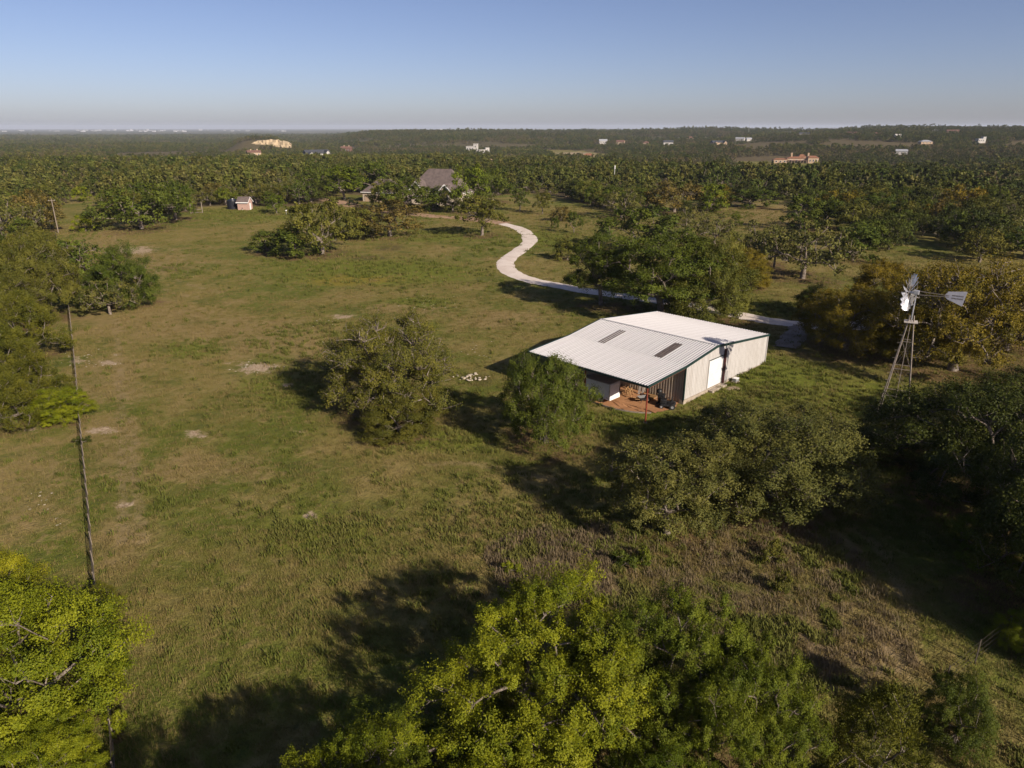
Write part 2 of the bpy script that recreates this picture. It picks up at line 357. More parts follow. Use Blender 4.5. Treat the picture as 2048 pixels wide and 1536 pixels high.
# px, py, width px, top py, mesh, tint, label
HAND = [
 (1085,1480,440,1168,'shoot','lime','large lime-green oak with pale inner limbs, nearest the camera at bottom centre'),
 (1335,1480,330,1190,'shoot','leafy','green oak directly right of the large lime-green foreground oak'),
 (1480,1560,250,1290,'shoot','leafy','rightmost green oak of the foreground oak group at the bottom'),
 (1030,1660,430,1430,'shoot','lime','lime oak crown at the bottom edge below the large foreground oak'),
 (850,1600,420,1395,'shoot','leafy','dark-sided oak at the bottom edge, left below the large lime-green oak'),
 (690,1760,360,1465,'shoot','lime','lime oak at the bottom edge, leftmost of the foreground oak group'),
 (930,2300,760,1640,'spread','green','tall oak just below the bottom edge that throws the big shadow over the meadow'),
 (560,2150,560,1640,'spread','green','oak below the bottom edge left of the taller one'),
 (1310,1690,340,1490,'shoot','leafy','low green oak crown at the bottom edge between the foreground oaks'),
 (82,1440,330,1160,'round','lime','big bright lime-green tree beside the long fence, bottom left corner'),
 (110,1560,190,1425,'round','lime','small round lime-green tree at the bottom left, below the bright big one'),
 (5,1260,160,1100,'round','yellow','yellow-green treetop at the left edge above the bright lime tree'),
 (212,1222,54,1162,'cedar','cedar','slim dull-green juniper growing on the long fence line'),
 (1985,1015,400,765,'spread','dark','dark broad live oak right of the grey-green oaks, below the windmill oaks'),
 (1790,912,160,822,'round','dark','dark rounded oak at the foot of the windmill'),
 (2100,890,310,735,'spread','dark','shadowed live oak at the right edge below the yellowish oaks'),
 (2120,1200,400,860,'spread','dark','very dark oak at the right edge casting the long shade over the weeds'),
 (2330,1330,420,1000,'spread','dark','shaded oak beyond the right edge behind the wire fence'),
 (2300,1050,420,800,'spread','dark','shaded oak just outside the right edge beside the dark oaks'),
 (1962,1120,120,1020,'round','leafy','light-leaved sapling in the deep shade at the right edge'),
 (2045,1300,100,1215,'round','lime','lime-green bush by the wire fence at the right edge'),
 (1335,1070,235,866,'tall','grey','grey-green oak with a thick bare trunk standing in the weeds'),
 (1540,990,370,800,'spread','grey','widest grey-green oak in front of the barn, right of the bare-trunk oak'),
 (1470,905,190,805,'round','olive','olive oak tucked against the grass between barn corner and widest grey-green oak'),
 (1450,1010,170,880,'spread','grey','low grey-green oak between the bare-trunk oak and its wide neighbour'),
 (1092,885,190,712,'spread','green','green live oak at the left end of the barn canopy'),
 (785,815,275,640,'gnarl','olive','gnarled live oak with pale twisted limbs alone in the meadow'),
 (800,868,150,790,'round','olive','low leafy skirt of oak growth at the foot of the gnarled meadow oak'),
 (1690,700,190,575,'spread','autumn','yellow-brown oak right of the barn, nearest to the barn corner'),
 (1755,660,150,520,'tall','autumn','tall yellow-brown oak directly left of the windmill wheel'),
 (1905,740,300,525,'gnarl','autumn','broad yellowish oak with crooked dark limbs behind the windmill vane'),
 (2010,700,230,540,'spread','autumn','yellow-olive oak at the right edge behind the windmill vane'),
 (1830,720,190,610,'spread','autumn','low yellow-olive oak behind the windmill tower'),
 (1625,632,75,572,'round','green','small green oak at the left rim of the yellow-brown oaks'),
 (1202,610,135,470,'tall','green','upright green oak with a clear trunk behind the left barn roof'),
 (1323,632,225,462,'tall','green','large green oak with a stout trunk right behind the barn ridge'),
 (1410,632,190,478,'round','olive','olive oak with drooping crown behind the barn, right of the stout-trunk oak'),
 (1480,575,120,500,'round','autumn','small golden-olive oak by the gravel drive behind the barn'),
 (1135,520,62,478,'round','olive','small olive tree inside the bend of the gravel drive'),
 (1275,505,170,412,'spread','green','green oak with a bare grey patch behind the oaks by the drive'),
 (1428,488,85,425,'gnarl','grey','thin-leaved grey oak standing in the tan clearing'),
 (1372,470,85,412,'gnarl','grey','scraggy grey oak left of the one in the tan clearing'),
 (1470,452,26,425,'cedar','leafy','small upright green cedar in the tan clearing'),
 (1515,525,105,440,'gnarl','grey','leaning lichen-grey oak, leftmost of the grey trio on the grass'),
 (1605,557,175,438,'gnarl','grey','largest lichen-grey oak of the trio on the grass right of the drive'),
 (1548,535,75,450,'gnarl','grey','middle lichen-grey oak of the trio on the grass'),
 (1705,520,115,445,'round','green','dense round green oak behind the lichen-grey trio'),
 (1600,460,80,393,'round','green','round green oak at the lower edge of the tan clearing'),
 (1648,455,75,393,'round','green','round green oak right beside its twin below the tan clearing'),
 (1420,424,75,370,'round','leafy','fresh green round oak above the tan clearing'),
 (1500,415,95,373,'round','green','dark green oak clump above the right of the tan clearing'),
 (1348,424,120,362,'spread','brown','brown-tinged oak with arching limbs above the oaks by the drive'),
 (1242,436,95,375,'gnarl','grey','grey oak with a long leaning pale trunk above the green oaks'),
 (1148,467,34,423,'tall','green','small lollipop-shaped oak with thick trunk on the lawn'),
 (1110,457,18,432,'round','green','tiny green sapling left of the lollipop-shaped oak'),
 (1122,442,48,415,'round','brown','brownish bush behind the lollipop-shaped oak'),
 (1085,428,42,385,'tall','olive','slim oak with bare trunk on the far lawn'),
 (1040,422,40,378,'tall','green','slim green oak on the far lawn beyond the drive'),
 (964,471,108,392,'tall','olive','yellow-olive oak with clear trunk where the drive starts'),
 (645,508,140,398,'spread','olive','large olive oak left of centre on the meadow, right of its green skirt'),
 (590,512,115,448,'round','green','dense green oak growth in front of the large olive meadow oak'),
 (535,505,70,462,'round','green','low green oak at the left end of the meadow oak clump'),
 (780,472,150,402,'spread','brown','brown-olive oak on the meadow in front of the house'),
 (722,478,85,418,'round','olive','low olive oak at the left foot of the brown-olive oak'),
 (283,458,165,368,'spread','green','big green live oak at the far left of the meadow'),
 (352,440,100,362,'spread','green','green oak joined to the right of the big far-left live oak'),
 (172,462,46,424,'round','lime','small bright tree alone near the utility pole'),
 (165,403,36,374,'round','lime','small bright tree at the far end of the left lane'),
 (554,428,42,390,'tall','leafy','small bright tree with forked white trunk beside the pump house'),
 (257,610,120,495,'round','green','dense bright green oak standing out from the left fence line'),
 (186,614,62,545,'round','green','bright green oak joined to the left of the dense fence-line oak'),
 (88,632,150,470,'spread','olive','large olive oak over the far end of the fence'),
 (38,575,150,470,'spread','dark','dark green oak at the left edge above the olive fence oak'),
 (28,660,150,545,'spread','olive','olive oak at the left edge left of the fence'),
 (68,715,122,590,'cedar','cedar','bushy olive juniper just left of the fence, uppermost of the row'),
 (15,760,130,640,'cedar','cedar','bushy olive juniper with a dead grey top at the left edge'),
 (74,800,104,690,'cedar','cedar','bushy olive juniper just left of the fence, above the bright bush'),
 (28,855,120,740,'cedar','cedar','wide olive juniper at the left edge, lowest of the row'),
 (122,840,112,772,'round','lime','bright yellow-green bushy tree leaning on the long fence'),
 (15,480,130,385,'gnarl','grey','half-dead grey oak at the upper left edge'),
 (80,462,110,382,'spread','brown','brownish dark oak left of the utility pole'),
 (1740,1580,200,1362,'cedar','cedar','olive-green juniper at the bottom right beside the dark shade'),
 (1905,1490,130,1345,'round','green','bushy green tree by the wire fence, bottom right'),
 (812,424,130,356,'spread','green','green oak hiding the front of the house'),
 (866,420,90,372,'round','green','green oak at the house front right of the bigger one'),
 (905,424,60,378,'gnarl','olive','thin-leaved pale-trunked tree at the corner of the house'),
 (772,420,74,360,'spread','olive','olive oak in front of the garage wing'),
 (938,428,75,332,'tall','leafy','tall fresh green tree right of the house'),
 (985,405,90,338,'spread','green','green oak right of the tall fresh green tree by the house'),
 (690,400,90,332,'tall','leafy','tall bright green tree left of the garage wing'),
 (745,388,80,322,'tall','green','green tree behind the garage wing'),
 (640,392,95,335,'spread','green','green oak left of the tall bright tree by the garage'),
 (1022,1146,32,1116,'shrub','lime','small lime-green bush on the left tip of the weedy patch'),
 (1250,1135,40,1095,'shrub','green','green bush in the weeds left of the bare-trunk oak foot'),
 (1285,1128,44,1090,'shrub','leafy','green bush in the weeds right below the bare-trunk oak'),
 (1560,1185,40,1130,'shrub','olive','leafy green bush in the middle of the weedy patch'),
 (1545,1120,50,1080,'shrub','olive','olive bush in the upper middle of the weedy patch'),
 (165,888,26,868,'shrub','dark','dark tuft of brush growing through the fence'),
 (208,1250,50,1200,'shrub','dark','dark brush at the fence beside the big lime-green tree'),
 (235,1470,40,1415,'shrub','lime','lime bush at the foot of the fence, bottom left'),
]
PROTO_DIM = {'shoot': (12, 9), 'spread': (12, 8), 'gnarl': (13, 8.4), 'tall': (8, 9), 'round': (7, 6), 'cedar': (6, 7), 'shrub': (2.4, 1.9)}

# ------------------------------------------------------------------ setting: ground sheet
OPEN = [(60,1600),(235,600),(70,470),(120,412),(150,392),(215,392),(240,460),(380,440),(400,413),(580,413),(690,402),(900,400),(1000,390),(1090,386),(1140,400),(1230,425),(1300,438),(1360,440),(1420,422),(1500,403),(1600,397),(1600,440),(1700,445),(1720,500),(1860,500),(1960,525),(2400,530),(2600,1600)]
OPEN_FAR = [[(1435,347),(1480,322),(1690,328),(1690,344),(1560,350)], [(1075,298),(1160,301),(1240,311),(1180,318),(1110,315)], [(1340,395),(1420,400),(1500,395),(1440,385)], [(1290,402),(1345,388),(1400,392),(1400,432),(1310,436)], [(730,422),(690,405),(640,395),(640,385),(700,388),(915,395),(915,420)]]
WEEDS = [(965,1105),(1000,1078),(1180,1038),(1235,1075),(1225,1150),(1215,1215),(1060,1215),(1010,1190)]
ROUGH = [(1235,1075),(1330,1090),(1560,1030),(1720,1090),(1840,1330),(1640,1400),(1420,1300),(1215,1215)]
TRACKS = [[(243,840),(245,900),(246,960),(247,1010),(250,1080)],[(262,840),(266,900),(272,960),(278,1010),(286,1080)],[(232,640),(236,700),(240,770),(243,840)],[(1600,1030),(1690,1080),(1745,1160),(1770,1260),(1760,1350)],[(1640,1020),(1735,1075),(1795,1160),(1820,1260),(1810,1350)],[(205,400),(200,440),(215,500),(300,560),(345,585),(420,600)],[(222,400),(220,440),(238,500),(320,545),(380,570),(450,585)],[(1240,1010),(1100,960),(960,930),(850,925)]]
SPOTS = {  # px, py, half width px, half height px
 'bare': [(505,735,48,13),(390,868,30,10),(205,862,30,7),(690,632,30,6),(590,860,16,6),(575,770,12,5),(150,722,26,10),(215,725,22,6),(60,860,26,8),(1375,790,16,5),(1465,775,18,5),(250,1010,24,8),(1560,345,70,7),(1460,335,20,6),(845,611,12,3),(1150,308,45,5),(270,500,60,8),(620,1030,14,10)],
 'lush': [(760,545,190,26),(560,780,70,28),(390,700,56,14),(640,1070,110,40),(1530,770,160,42),(1750,800,140,40),(1280,850,90,26),(1300,1100,70,40),(860,470,130,12),(500,430,120,12),(1500,620,120,18),(880,880,110,22),(1100,480,60,18),(840,605,60,10),(1980,560,90,14),(1350,640,60,16)],
 'tan': [(50,1010,120,60),(480,665,160,34),(300,640,200,46),(210,760,90,60),(220,900,70,80),(60,950,110,70),(420,940,150,30),(560,690,160,26),(300,520,110,24),(205,480,60,40),(800,620,100,12),(960,1170,60,60),(1540,430,120,30),(1430,505,110,24),(1500,1100,160,60),(1700,1250,120,80),(230,1100,60,90),(1000,640,90,20)],
 'gold': [(680,562,62,12),(740,558,70,7)],
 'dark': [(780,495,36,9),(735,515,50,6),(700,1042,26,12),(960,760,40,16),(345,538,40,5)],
}
def catmull(pts, n=10):
    pts = [np.asarray(p, float) for p in pts]; P_ = [2 * pts[0] - pts[1]] + pts + [2 * pts[-1] - pts[-2]]; out = []
    for i in range(1, len(P_) - 2):
        for k in range(n):
            t = k / n; a, b, c, d = P_[i - 1], P_[i], P_[i + 1], P_[i + 2]
            out.append(.5 * (2 * b + (c - a) * t + (2 * a - 5 * b + 4 * c - d) * t * t + (3 * b - a - 3 * c + d) * t ** 3))
    out.append(pts[-1]); return np.array(out)
def build_ground():
    ang = np.radians(np.concatenate([np.arange(-180, -56, 4.0), np.arange(-56, 56, .25), np.arange(56, 180, 4.0)]))
    rad = [3.0]
    while rad[-1] < 27000: rad.append(rad[-1] * (1.018 if rad[-1] < 420 else 1.045))
    rad = np.array(rad); na, nr = len(ang), len(rad)
    A_, R_ = np.meshgrid(ang, rad); x = (R_ * np.sin(A_)).ravel(); y = (R_ * np.cos(A_)).ravel(); z = T(x, y)
    v = np.concatenate([np.stack([x, y, z], 1), [[0, 0, float(T(0, 0))]]])
    i = np.arange(nr - 1)[:, None] * na; j = np.arange(na)[None]; jn = (j + 1) % na
    q = np.stack([i + j, i + jn, i + na + jn, i + na + j], -1).reshape(-1, 4)[:, ::-1]
    t = np.stack([np.full(na, nr * na), np.arange(na), (np.arange(na) + 1) % na], 1)[:, ::-1]
    X, Y, Z = v[:, 0], v[:, 1], v[:, 2]; px, py, d = proj(X, Y, Z); px = np.nan_to_num(px, nan=-9999); py = np.nan_to_num(py, nan=9999)
    r = np.hypot(X, Y); at = {}
    for k, lst in SPOTS.items():
        a = np.zeros(len(v))
        for (cx, cy_, hw, hh) in lst:
            e = ((px - cx) / hw) ** 2 + ((py - cy_) / hh) ** 2
            a = np.maximum(a, np.clip(1.25 - .75 * np.sqrt(e), 0, 1))
        at[k] = a
    at['rough'] = np.maximum(in_poly(px, py, WEEDS).astype(float), .50 * in_poly(px, py, ROUGH))
    tk = np.zeros(len(v))
    for line in TRACKS:
        c = catmull([G(*p)[:2] for p in line], 14); near = (np.abs(X - c[:, 0].mean()) < 60) & (np.abs(Y - c[:, 1].mean()) < 140); dd = np.full(near.sum(), 99.0)
        for a_ in c: dd = np.minimum(dd, np.hypot(X[near] - a_[0], Y[near] - a_[1]))
        tk[near] = np.maximum(tk[near], np.exp(-(dd / .55) ** 2))
    at['track'] = tk
    open_ = in_poly(px, py, OPEN)
    for o in OPEN_FAR: open_ |= in_poly(px, py, o)
    woods = (~open_) & (py < 425) & (r > 60)
    at['woods'] = woods.astype(float)
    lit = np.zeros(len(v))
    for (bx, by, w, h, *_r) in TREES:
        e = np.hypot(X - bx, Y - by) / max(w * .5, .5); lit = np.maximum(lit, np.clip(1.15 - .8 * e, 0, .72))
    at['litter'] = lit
    at['far'] = smooth(900, 2600, r) * (1 - (open_ & (r < 2600)))
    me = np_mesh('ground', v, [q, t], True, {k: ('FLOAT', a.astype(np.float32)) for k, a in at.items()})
    o = obj('ground', me, M['ground']); o['kind'] = 'structure'; o['label'] = 'rolling olive-green meadow ground with tan dry patches reaching the horizon'
    return o
TREES = []
def tree_spec(px, py, wpx, top):
    b = G(px, py); d = b[1] * CP + (CAMH - b[2]) * SP
    w = wpx * d / FPX
    dx, dy, dz = ray(px, top); m_ = dz / dy; L = CAMH + m_ * b[1] - b[2]; lo, hi = .1, 30.0
    for _ in range(40):                       # height whose domed crown just touches the sight line to its top
        h = (lo + hi) / 2
        if .625 * h + math.hypot(.375 * h, .42 * w * m_) > L: hi = h
        else: lo = h
    return b, w * 1.05, max(h * 1.06, .25 * w)
for (px, py, w, top, mesh, tint, lab) in HAND:
    b, wm, hm = tree_spec(px, py, w, top); TREES.append((b[0], b[1], wm, hm, mesh, tint, lab))
build_ground()

# ------------------------------------------------------------------ gravel ways (sheets just above the ground)
def ribbon(name, pix, width, mat, label, dz=.06, seed=1):
    c = catmull([G(*p)[:2] for p in pix], 12)
    d = np.gradient(c, axis=0); d /= np.linalg.norm(d, axis=1)[:, None]; nrm = np.stack([-d[:, 1], d[:, 0]], 1)
    rng = np.random.default_rng(seed); n = len(c); cols = 7
    j0 = np.convolve(rng.normal(0, .22, n + 4), np.ones(3) / 3, 'same')[2:-2]; j1 = np.convolve(rng.normal(0, .22, n + 4), np.ones(3) / 3, 'same')[2:-2]
    vs = []
    for k in range(cols):
        u = k / (cols - 1) - .5; off = u * width + (j0 * (u < -.4) + j1 * (u > .4))
        p = c + nrm * off[:, None] if hasattr(off, '__len__') else c + nrm * off
        zz = T(p[:, 0], p[:, 1]) + dz * (1 if abs(u) < .49 else .25); vs.append(np.column_stack([p, zz]))
    v = np.stack(vs, 1).reshape(-1, 3)
    i = np.arange(n - 1)[:, None] * cols; j = np.arange(cols - 1)[None]
    f = np.stack([i + j, i + j + 1, i + cols + j + 1, i + cols + j], -1).reshape(-1, 4)
    o = obj(name, np_mesh(name, v, f, True), mat); o['kind'] = 'structure'; o['label'] = label; return o
DRIVE = [(1000,446),(1040,458),(1060,478),(1042,500),(1012,522),(1020,543),(1060,560),(1115,571),(1180,583),(1260,594),(1330,604),(1400,615),(1460,627),(1530,640),(1600,650),(1680,655),(1745,643),(1790,618),(1815,590),(1840,563),(1900,553),(1960,554),(2048,560),(2200,568)]
ribbon('gravel_drive', DRIVE, 3.4, M['gravel'], 'white gravel drive snaking past the barn')
ribbon('house_drive', [(1010,447),(970,442),(925,436),(870,433),(825,428),(770,424),(720,415),(680,405),(640,398)], 6.5, M['tan_gravel'], 'tan gravel forecourt in front of the house', .09, 3)
ribbon('gravel_spur', [(1606,652),(1592,668),(1580,684),(1572,696)], 2.8, M['grey_gravel'], 'grey gravel spur between drive and barn corner', .10, 4)

# ------------------------------------------------------------------ tree meshes
def frusta(segs, nside):
    """segs: list of (p0, p1, r0, r1); returns verts, quads"""
    if not len(segs): return np.zeros((0, 3)), np.zeros((0, 4), int)
    p0 = np.array([s[0] for s in segs]); p1 = np.array([s[1] for s in segs]); r0 = np.array([s[2] for s in segs]); r1 = np.array([s[3] for s in segs])
    d = p1 - p0; L = np.linalg.norm(d, axis=1)[:, None] + 1e-9; d = d / L
    p1 = p1 + d * np.minimum(r1[:, None] * .5, .05)
    ref = np.where(np.abs(d[:, 2:3]) < .9, np.array([[0, 0, 1.0]]), np.array([[1.0, 0, 0]]))
    u = np.cross(d, ref); u /= np.linalg.norm(u, axis=1)[:, None]; w = np.cross(d, u)
    t = np.arange(nside) * 2 * np.pi / nside
    ring = u[:, None] * np.cos(t)[None, :, None] + w[:, None] * np.sin(t)[None, :, None]
    v = np.concatenate([p0[:, None] + ring * r0[:, None, None], p1[:, None] + ring * r1[:, None, None]], 1)
    n = len(segs); base = (np.arange(n) * 2 * nside)[:, None]; i = np.arange(nside)[None]; j = (i + 1) % nside
    f = np.stack([base + i, base + j, base + nside + j, base + nside + i], -1).reshape(-1, 4)
    return v.reshape(-1, 3), f
def tree_geo(seed, D, H, th, ncl, nleaf, ls, style, hero=True):
    rng = np.random.default_rng(seed); R = D / 2
    ph = rng.uniform(0, 6.28, 4)
    lob = lambda a: 1 + .16 * np.sin(2 * a + ph[0]) + .12 * np.sin(3 * a + ph[1]) + .10 * np.sin(5 * a + ph[2])
    rc0 = {'shoot': .19, 'spread': .20, 'gnarl': .19, 'tall': .24, 'round': .25, 'cedar': .25, 'shrub': .36}[style] * R * (1 if hero else 1.15)
    zlow = th * {'shoot': .75, 'spread': .7, 'gnarl': .75, 'tall': .95, 'round': .25, 'cedar': .3, 'shrub': .3}[style]
    cs = []; tries = 0
    while len(cs) < ncl and tries < 6000:
        tries += 1; a = rng.uniform(0, 6.2832)
        if style == 'cedar':
            t = rng.uniform(0, 1) ** 1.2; prof = (1 - t) ** .62 * (.8 + .3 * rng.random()); rr = R * prof * rng.uniform(.35, 1) ** .5 * lob(a)
            p = np.array([rr * math.cos(a), rr * math.sin(a), zlow + rc0 * .5 + (H - zlow - rc0 * .8) * t])
        else:
            u = rng.uniform(-.12, 1); rf = rng.uniform(.80, 1.04) if rng.random() < .74 else rng.uniform(.35, .8)
            ce = math.sqrt(max(0, 1 - u * u)) ** .75
            rr = (R - rc0 * .7) * ce * rf * lob(a)
            p = np.array([rr * math.cos(a), rr * math.sin(a), zlow + rc0 * .5 + (H - zlow - rc0 * 1.2) * max(u, 0) ** .85 * rf + min(u, 0) * 1.5 * zlow])
            p[2] = max(p[2], rc0 * .55)
        if all(np.linalg.norm((p - q) * (1, 1, 1.3)) > rc0 * (1.02 if tries < 3000 else .8) for q in cs): cs.append(p)
    cs = np.array(cs); rc = rc0 * rng.uniform(.62, 1.38, len(cs))
    # skeleton
    lean = rng.normal(0, .06 * th, 2)
    nodes = [np.array([0, 0, -.25]), np.array([lean[0] * .4, lean[1] * .4, th * .4]), np.array([lean[0], lean[1], th * .8])]; par = [-1, 0, 1]; plen = [0, th * .5, th]
    order = np.argsort(np.linalg.norm(cs - nodes[-1], axis=1))
    tips = []
    for k in order:
        c = cs[k] - np.array([0, 0, rc[k] * .35]); nn = np.array(nodes)
        cost = np.linalg.norm(nn - c, axis=1) + .42 * np.array(plen); cost[0] += 99; cost[1] += th * .6
        b = int(np.argmin(cost)); p0 = nodes[b]; L = np.linalg.norm(c - p0); n = max(2, min(6, int(L / .7))); prev = b
        gn = {'gnarl': .16, 'shoot': .09, 'cedar': .04}.get(style, .10) * L
        off = rng.normal(0, gn, 3) + np.array([0, 0, (.12 if style != 'cedar' else -.1) * L])
        for i in range(1, n + 1):
            t = i / n; q = p0 + (c - p0) * t + off * 4 * t * (1 - t) * .5 + (rng.normal(0, gn * .25, 3) if i < n else 0)
            nodes.append(q); par.append(prev); plen.append(plen[prev] + L / n); prev = len(nodes) - 1
        tips.append(prev)
    n = len(nodes); r2 = np.zeros(n); e = 2.3
    tipr = .035 * (R / 6) ** .5 * (1.35 if style == 'gnarl' else 1)
    ch = [[] for _ in range(n)]
    for i in range(1, n): ch[par[i]].append(i)
    rad = np.zeros(n)
    for i in range(n - 1, -1, -1):
        rad[i] = tipr if not ch[i] else sum(rad[c] ** e for c in ch[i]) ** (1 / e)
    tr = {'spread': .050, 'gnarl': .052, 'tall': .052, 'shoot': .055}.get(style, .04) * R
    rad = np.minimum(rad * (tr / rad[2]) ** np.clip(rad / rad[2], 0, 1), tr * 1.0)
    rad[0] = tr * 1.3; rad[1] = tr * 1.08
    segs = [(nodes[par[i]], nodes[i], rad[par[i]] if par[i] < 3 or rad[par[i]] < rad[i] * 1.9 else rad[i] * 1.25, rad[i]) for i in range(1, n)]
    v1, f1 = frusta([s for s in segs if s[3] > .05], 8 if hero else 5); v2, f2 = frusta([s for s in segs if s[3] <= .05], 5 if hero else 3)
    # twigs and leaves
    ntw = {'cedar': 16, 'shoot': 13}.get(style, 17) if hero else 8
    tw = []; twc = []; tsegs = []
    for k in range(len(cs)):
        for _ in range(ntw):
            dvec = rng.normal(0, 1, 3); dvec[2] = dvec[2] * .8 + .35; dvec /= np.linalg.norm(dvec)
            out_ = cs[k] - np.array([0, 0, th]); out_ /= np.linalg.norm(out_) + 1e-6
            dvec = dvec + out_ * .45; dvec /= np.linalg.norm(dvec)
            p = cs[k] + dvec * rc[k] * rng.uniform(.45, 1.0) * np.array([1, 1, .68])
            p[2] = max(p[2], .12)
            tw.append((p, dvec)); twc.append(k)
    nb = {'gnarl': .8, 'shoot': .28, 'spread': .35, 'tall': .4}.get(style, .15) if hero else {'gnarl': .6, 'tall': .25, 'spread': .25}.get(style, 0)
    for (p, dvec), k in zip(tw, twc):
        if rng.random() < nb:
            s0 = cs[k] - np.array([0, 0, rc[k] * .35]); mid = (s0 + p) / 2 + rng.normal(0, .15 * rc[k], 3); rr = tipr * rng.uniform(.45, .9) * (1.5 if style == 'gnarl' else 1)
            ext = p + dvec * rc[k] * (rng.uniform(.1, .5) if rng.random() < (.45 if style == 'gnarl' else .15) else 0)
            tsegs += [(s0, mid, rr, rr * .8), (mid, ext, rr * .8, rr * .3)]
    v3, f3 = frusta(tsegs, 4 if hero else 3)
    wv = np.concatenate([v1, v2, v3]); wf = np.concatenate([f1, f2 + len(v1), f3 + len(v1) + len(v2)])
    per = max(1, nleaf // len(tw))
    P0 = np.repeat(np.array([t[0] for t in tw]), per, 0); DV = np.repeat(np.array([t[1] for t in tw]), per, 0); K = np.repeat(np.array(twc), per); tid = np.repeat(np.arange(len(tw)), per)
    m = len(P0); sl = {'shoot': .52, 'cedar': .6, 'tall': .5, 'gnarl': .38, 'spread': .38, 'round': .38, 'shrub': .45}[style] * rc[K]
    if style == 'shoot': shoot = DV * .65 + np.array([0, 0, .4])
    elif style == 'cedar': shoot = DV * .7 + np.array([0, 0, .45])
    elif style == 'tall': shoot = DV * .6 + np.array([0, 0, -.15])
    else: shoot = DV
    spread = {'shoot': .115, 'cedar': .12}.get(style, .13 if hero else .17) * rc[K][:, None]
    pos = P0 + shoot * (sl * rng.uniform(-.55, .75, m))[:, None] + rng.normal(0, 1, (m, 3)) * spread
    pos[:, 2] = np.maximum(pos[:, 2], .06)
    nr = DV * .9 + np.array([0, 0, .35]) + rng.normal(0, .52, (m, 3)); nr /= np.linalg.norm(nr, axis=1)[:, None]
    ax = np.cross(nr, rng.normal(0, 1, (m, 3))); ax /= np.linalg.norm(ax, axis=1)[:, None]
    if style == 'cedar': ax = ax * .6 + shoot; ax /= np.linalg.norm(ax, axis=1)[:, None]
    bx = np.cross(nr, ax); bx /= np.linalg.norm(bx, axis=1)[:, None] + 1e-9
    s = ls * rng.uniform(.6, 1.35, m)[:, None]; asp = .38 if style == 'cedar' else .58
    lv = np.stack([pos + ax * s * .5, pos + bx * s * asp * .5 + nr * s * .08, pos - ax * s * .5, pos - bx * s * asp * .5 + nr * s * .08], 1).reshape(-1, 3)
    lf = np.arange(4 * m).reshape(-1, 4)
    tone = np.clip(.5 + rng.normal(0, .16, len(cs))[K] + rng.normal(0, .14, len(tw))[tid] + rng.normal(0, .17, m), 0, 1)
    return (wv, wf), (lv, lf, np.repeat(tone, 4).astype(np.float32))
def make_proto(name, mat, seed, D, H, th, ncl, nleaf, ls, style, hero=True):
    (wv, wf), (lv, lf, tone) = tree_geo(seed, D, H, th, ncl, nleaf, ls, style, hero)
    w = np_mesh(name + '_trunk', wv, wf, True); w.materials.append(M['bark'])
    c = np_mesh(name + '_crown', lv, lf, False, {'tone': ('FLOAT', tone)}); c.materials.append(mat)
    return dict(D=D, H=H, trunk=w, crown=c)
L_ = M['leaf']
PROTO = {
 'shoot': [make_proto('shoot', L_, s, 12, 9, 3.4, 88, 200000, .094, 'shoot') for s in (11,)],
 'spread': [make_proto('spread', L_, s, 12, 8, 2.4, 76, 100000, .125, 'spread') for s in (21, 22)],
 'gnarl': [make_proto('gnarl', L_, s, 13, 8.4, 2.6, 78, 90000, .125, 'gnarl') for s in (31,)],
 'tall': [make_proto('tall', L_, s, 8, 9, 2.6, 54, 62000, .128, 'tall') for s in (41, 42)],
 'round': [make_proto('round', L_, s, 7, 6, 1.4, 54, 90000, .09, 'round') for s in (51, 52)],
 'cedar': [make_proto('cedar', L_, s, 6, 7, 1.6, 52, 42000, .13, 'cedar') for s in (61,)],
 'shrub': [make_proto('shrub', L_, s, 2.4, 1.9, .5, 9, 3500, .12, 'shrub') for s in (71,)],
}
MID = {
 'spread': [make_proto('mid_spread', L_, s, 11, 7.5, 2.2, 34, 6000, .36, 'spread', False) for s in (81, 82)],
 'gnarl': [make_proto('mid_gnarl', L_, s, 11, 7.6, 2.4, 34, 4200, .34, 'gnarl', False) for s in (83,)],
 'tall': [make_proto('mid_tall', L_, s, 8, 8.5, 2.4, 28, 5000, .34, 'tall', False) for s in (84,)],
 'round': [make_proto('mid_round', L_, s, 7.5, 6.4, 1.4, 24, 5000, .33, 'round', False) for s in (85, 86)],
 'cedar': [make_proto('mid_cedar', L_, s, 5.5, 6.5, 1.2, 26, 4500, .30, 'cedar', False) for s in (87,)],
}
FL = M['far_leaf']
def far_mat(name, lst): return leaf_mat(name, [(i_ / (len(lst) - 1), c_) for i_, c_ in enumerate(lst)])
FLA = far_mat('far_green_leaves', [(.046, .060, .014), (.066, .080, .017), (.056, .080, .014), (.078, .086, .020)])
FLB = far_mat('far_olive_leaves', [(.076, .086, .020), (.100, .098, .026), (.084, .098, .019), (.112, .104, .032)])
FLC = far_mat('far_brown_leaves', [(.094, .082, .032), (.120, .098, .042), (.104, .096, .048), (.078, .074, .029)])
FLD = far_mat('far_juniper_leaves', [(.036, .046, .012), (.050, .058, .012), (.044, .050, .012), (.062, .066, .014)])
FAR = [make_proto('far_a', FLA, 91, 9, 7, 1.8, 15, 900, .75, 'spread', False), make_proto('far_b', FLB, 92, 8, 7.4, 1.6, 14, 900, .72, 'round', False),
       make_proto('far_c', FLC, 93, 9, 6.6, 1.6, 15, 700, .75, 'gnarl', False), make_proto('far_d', FLD, 94, 6.5, 7, 1.2, 14, 800, .66, 'cedar', False)]
rnd = random.Random(5)
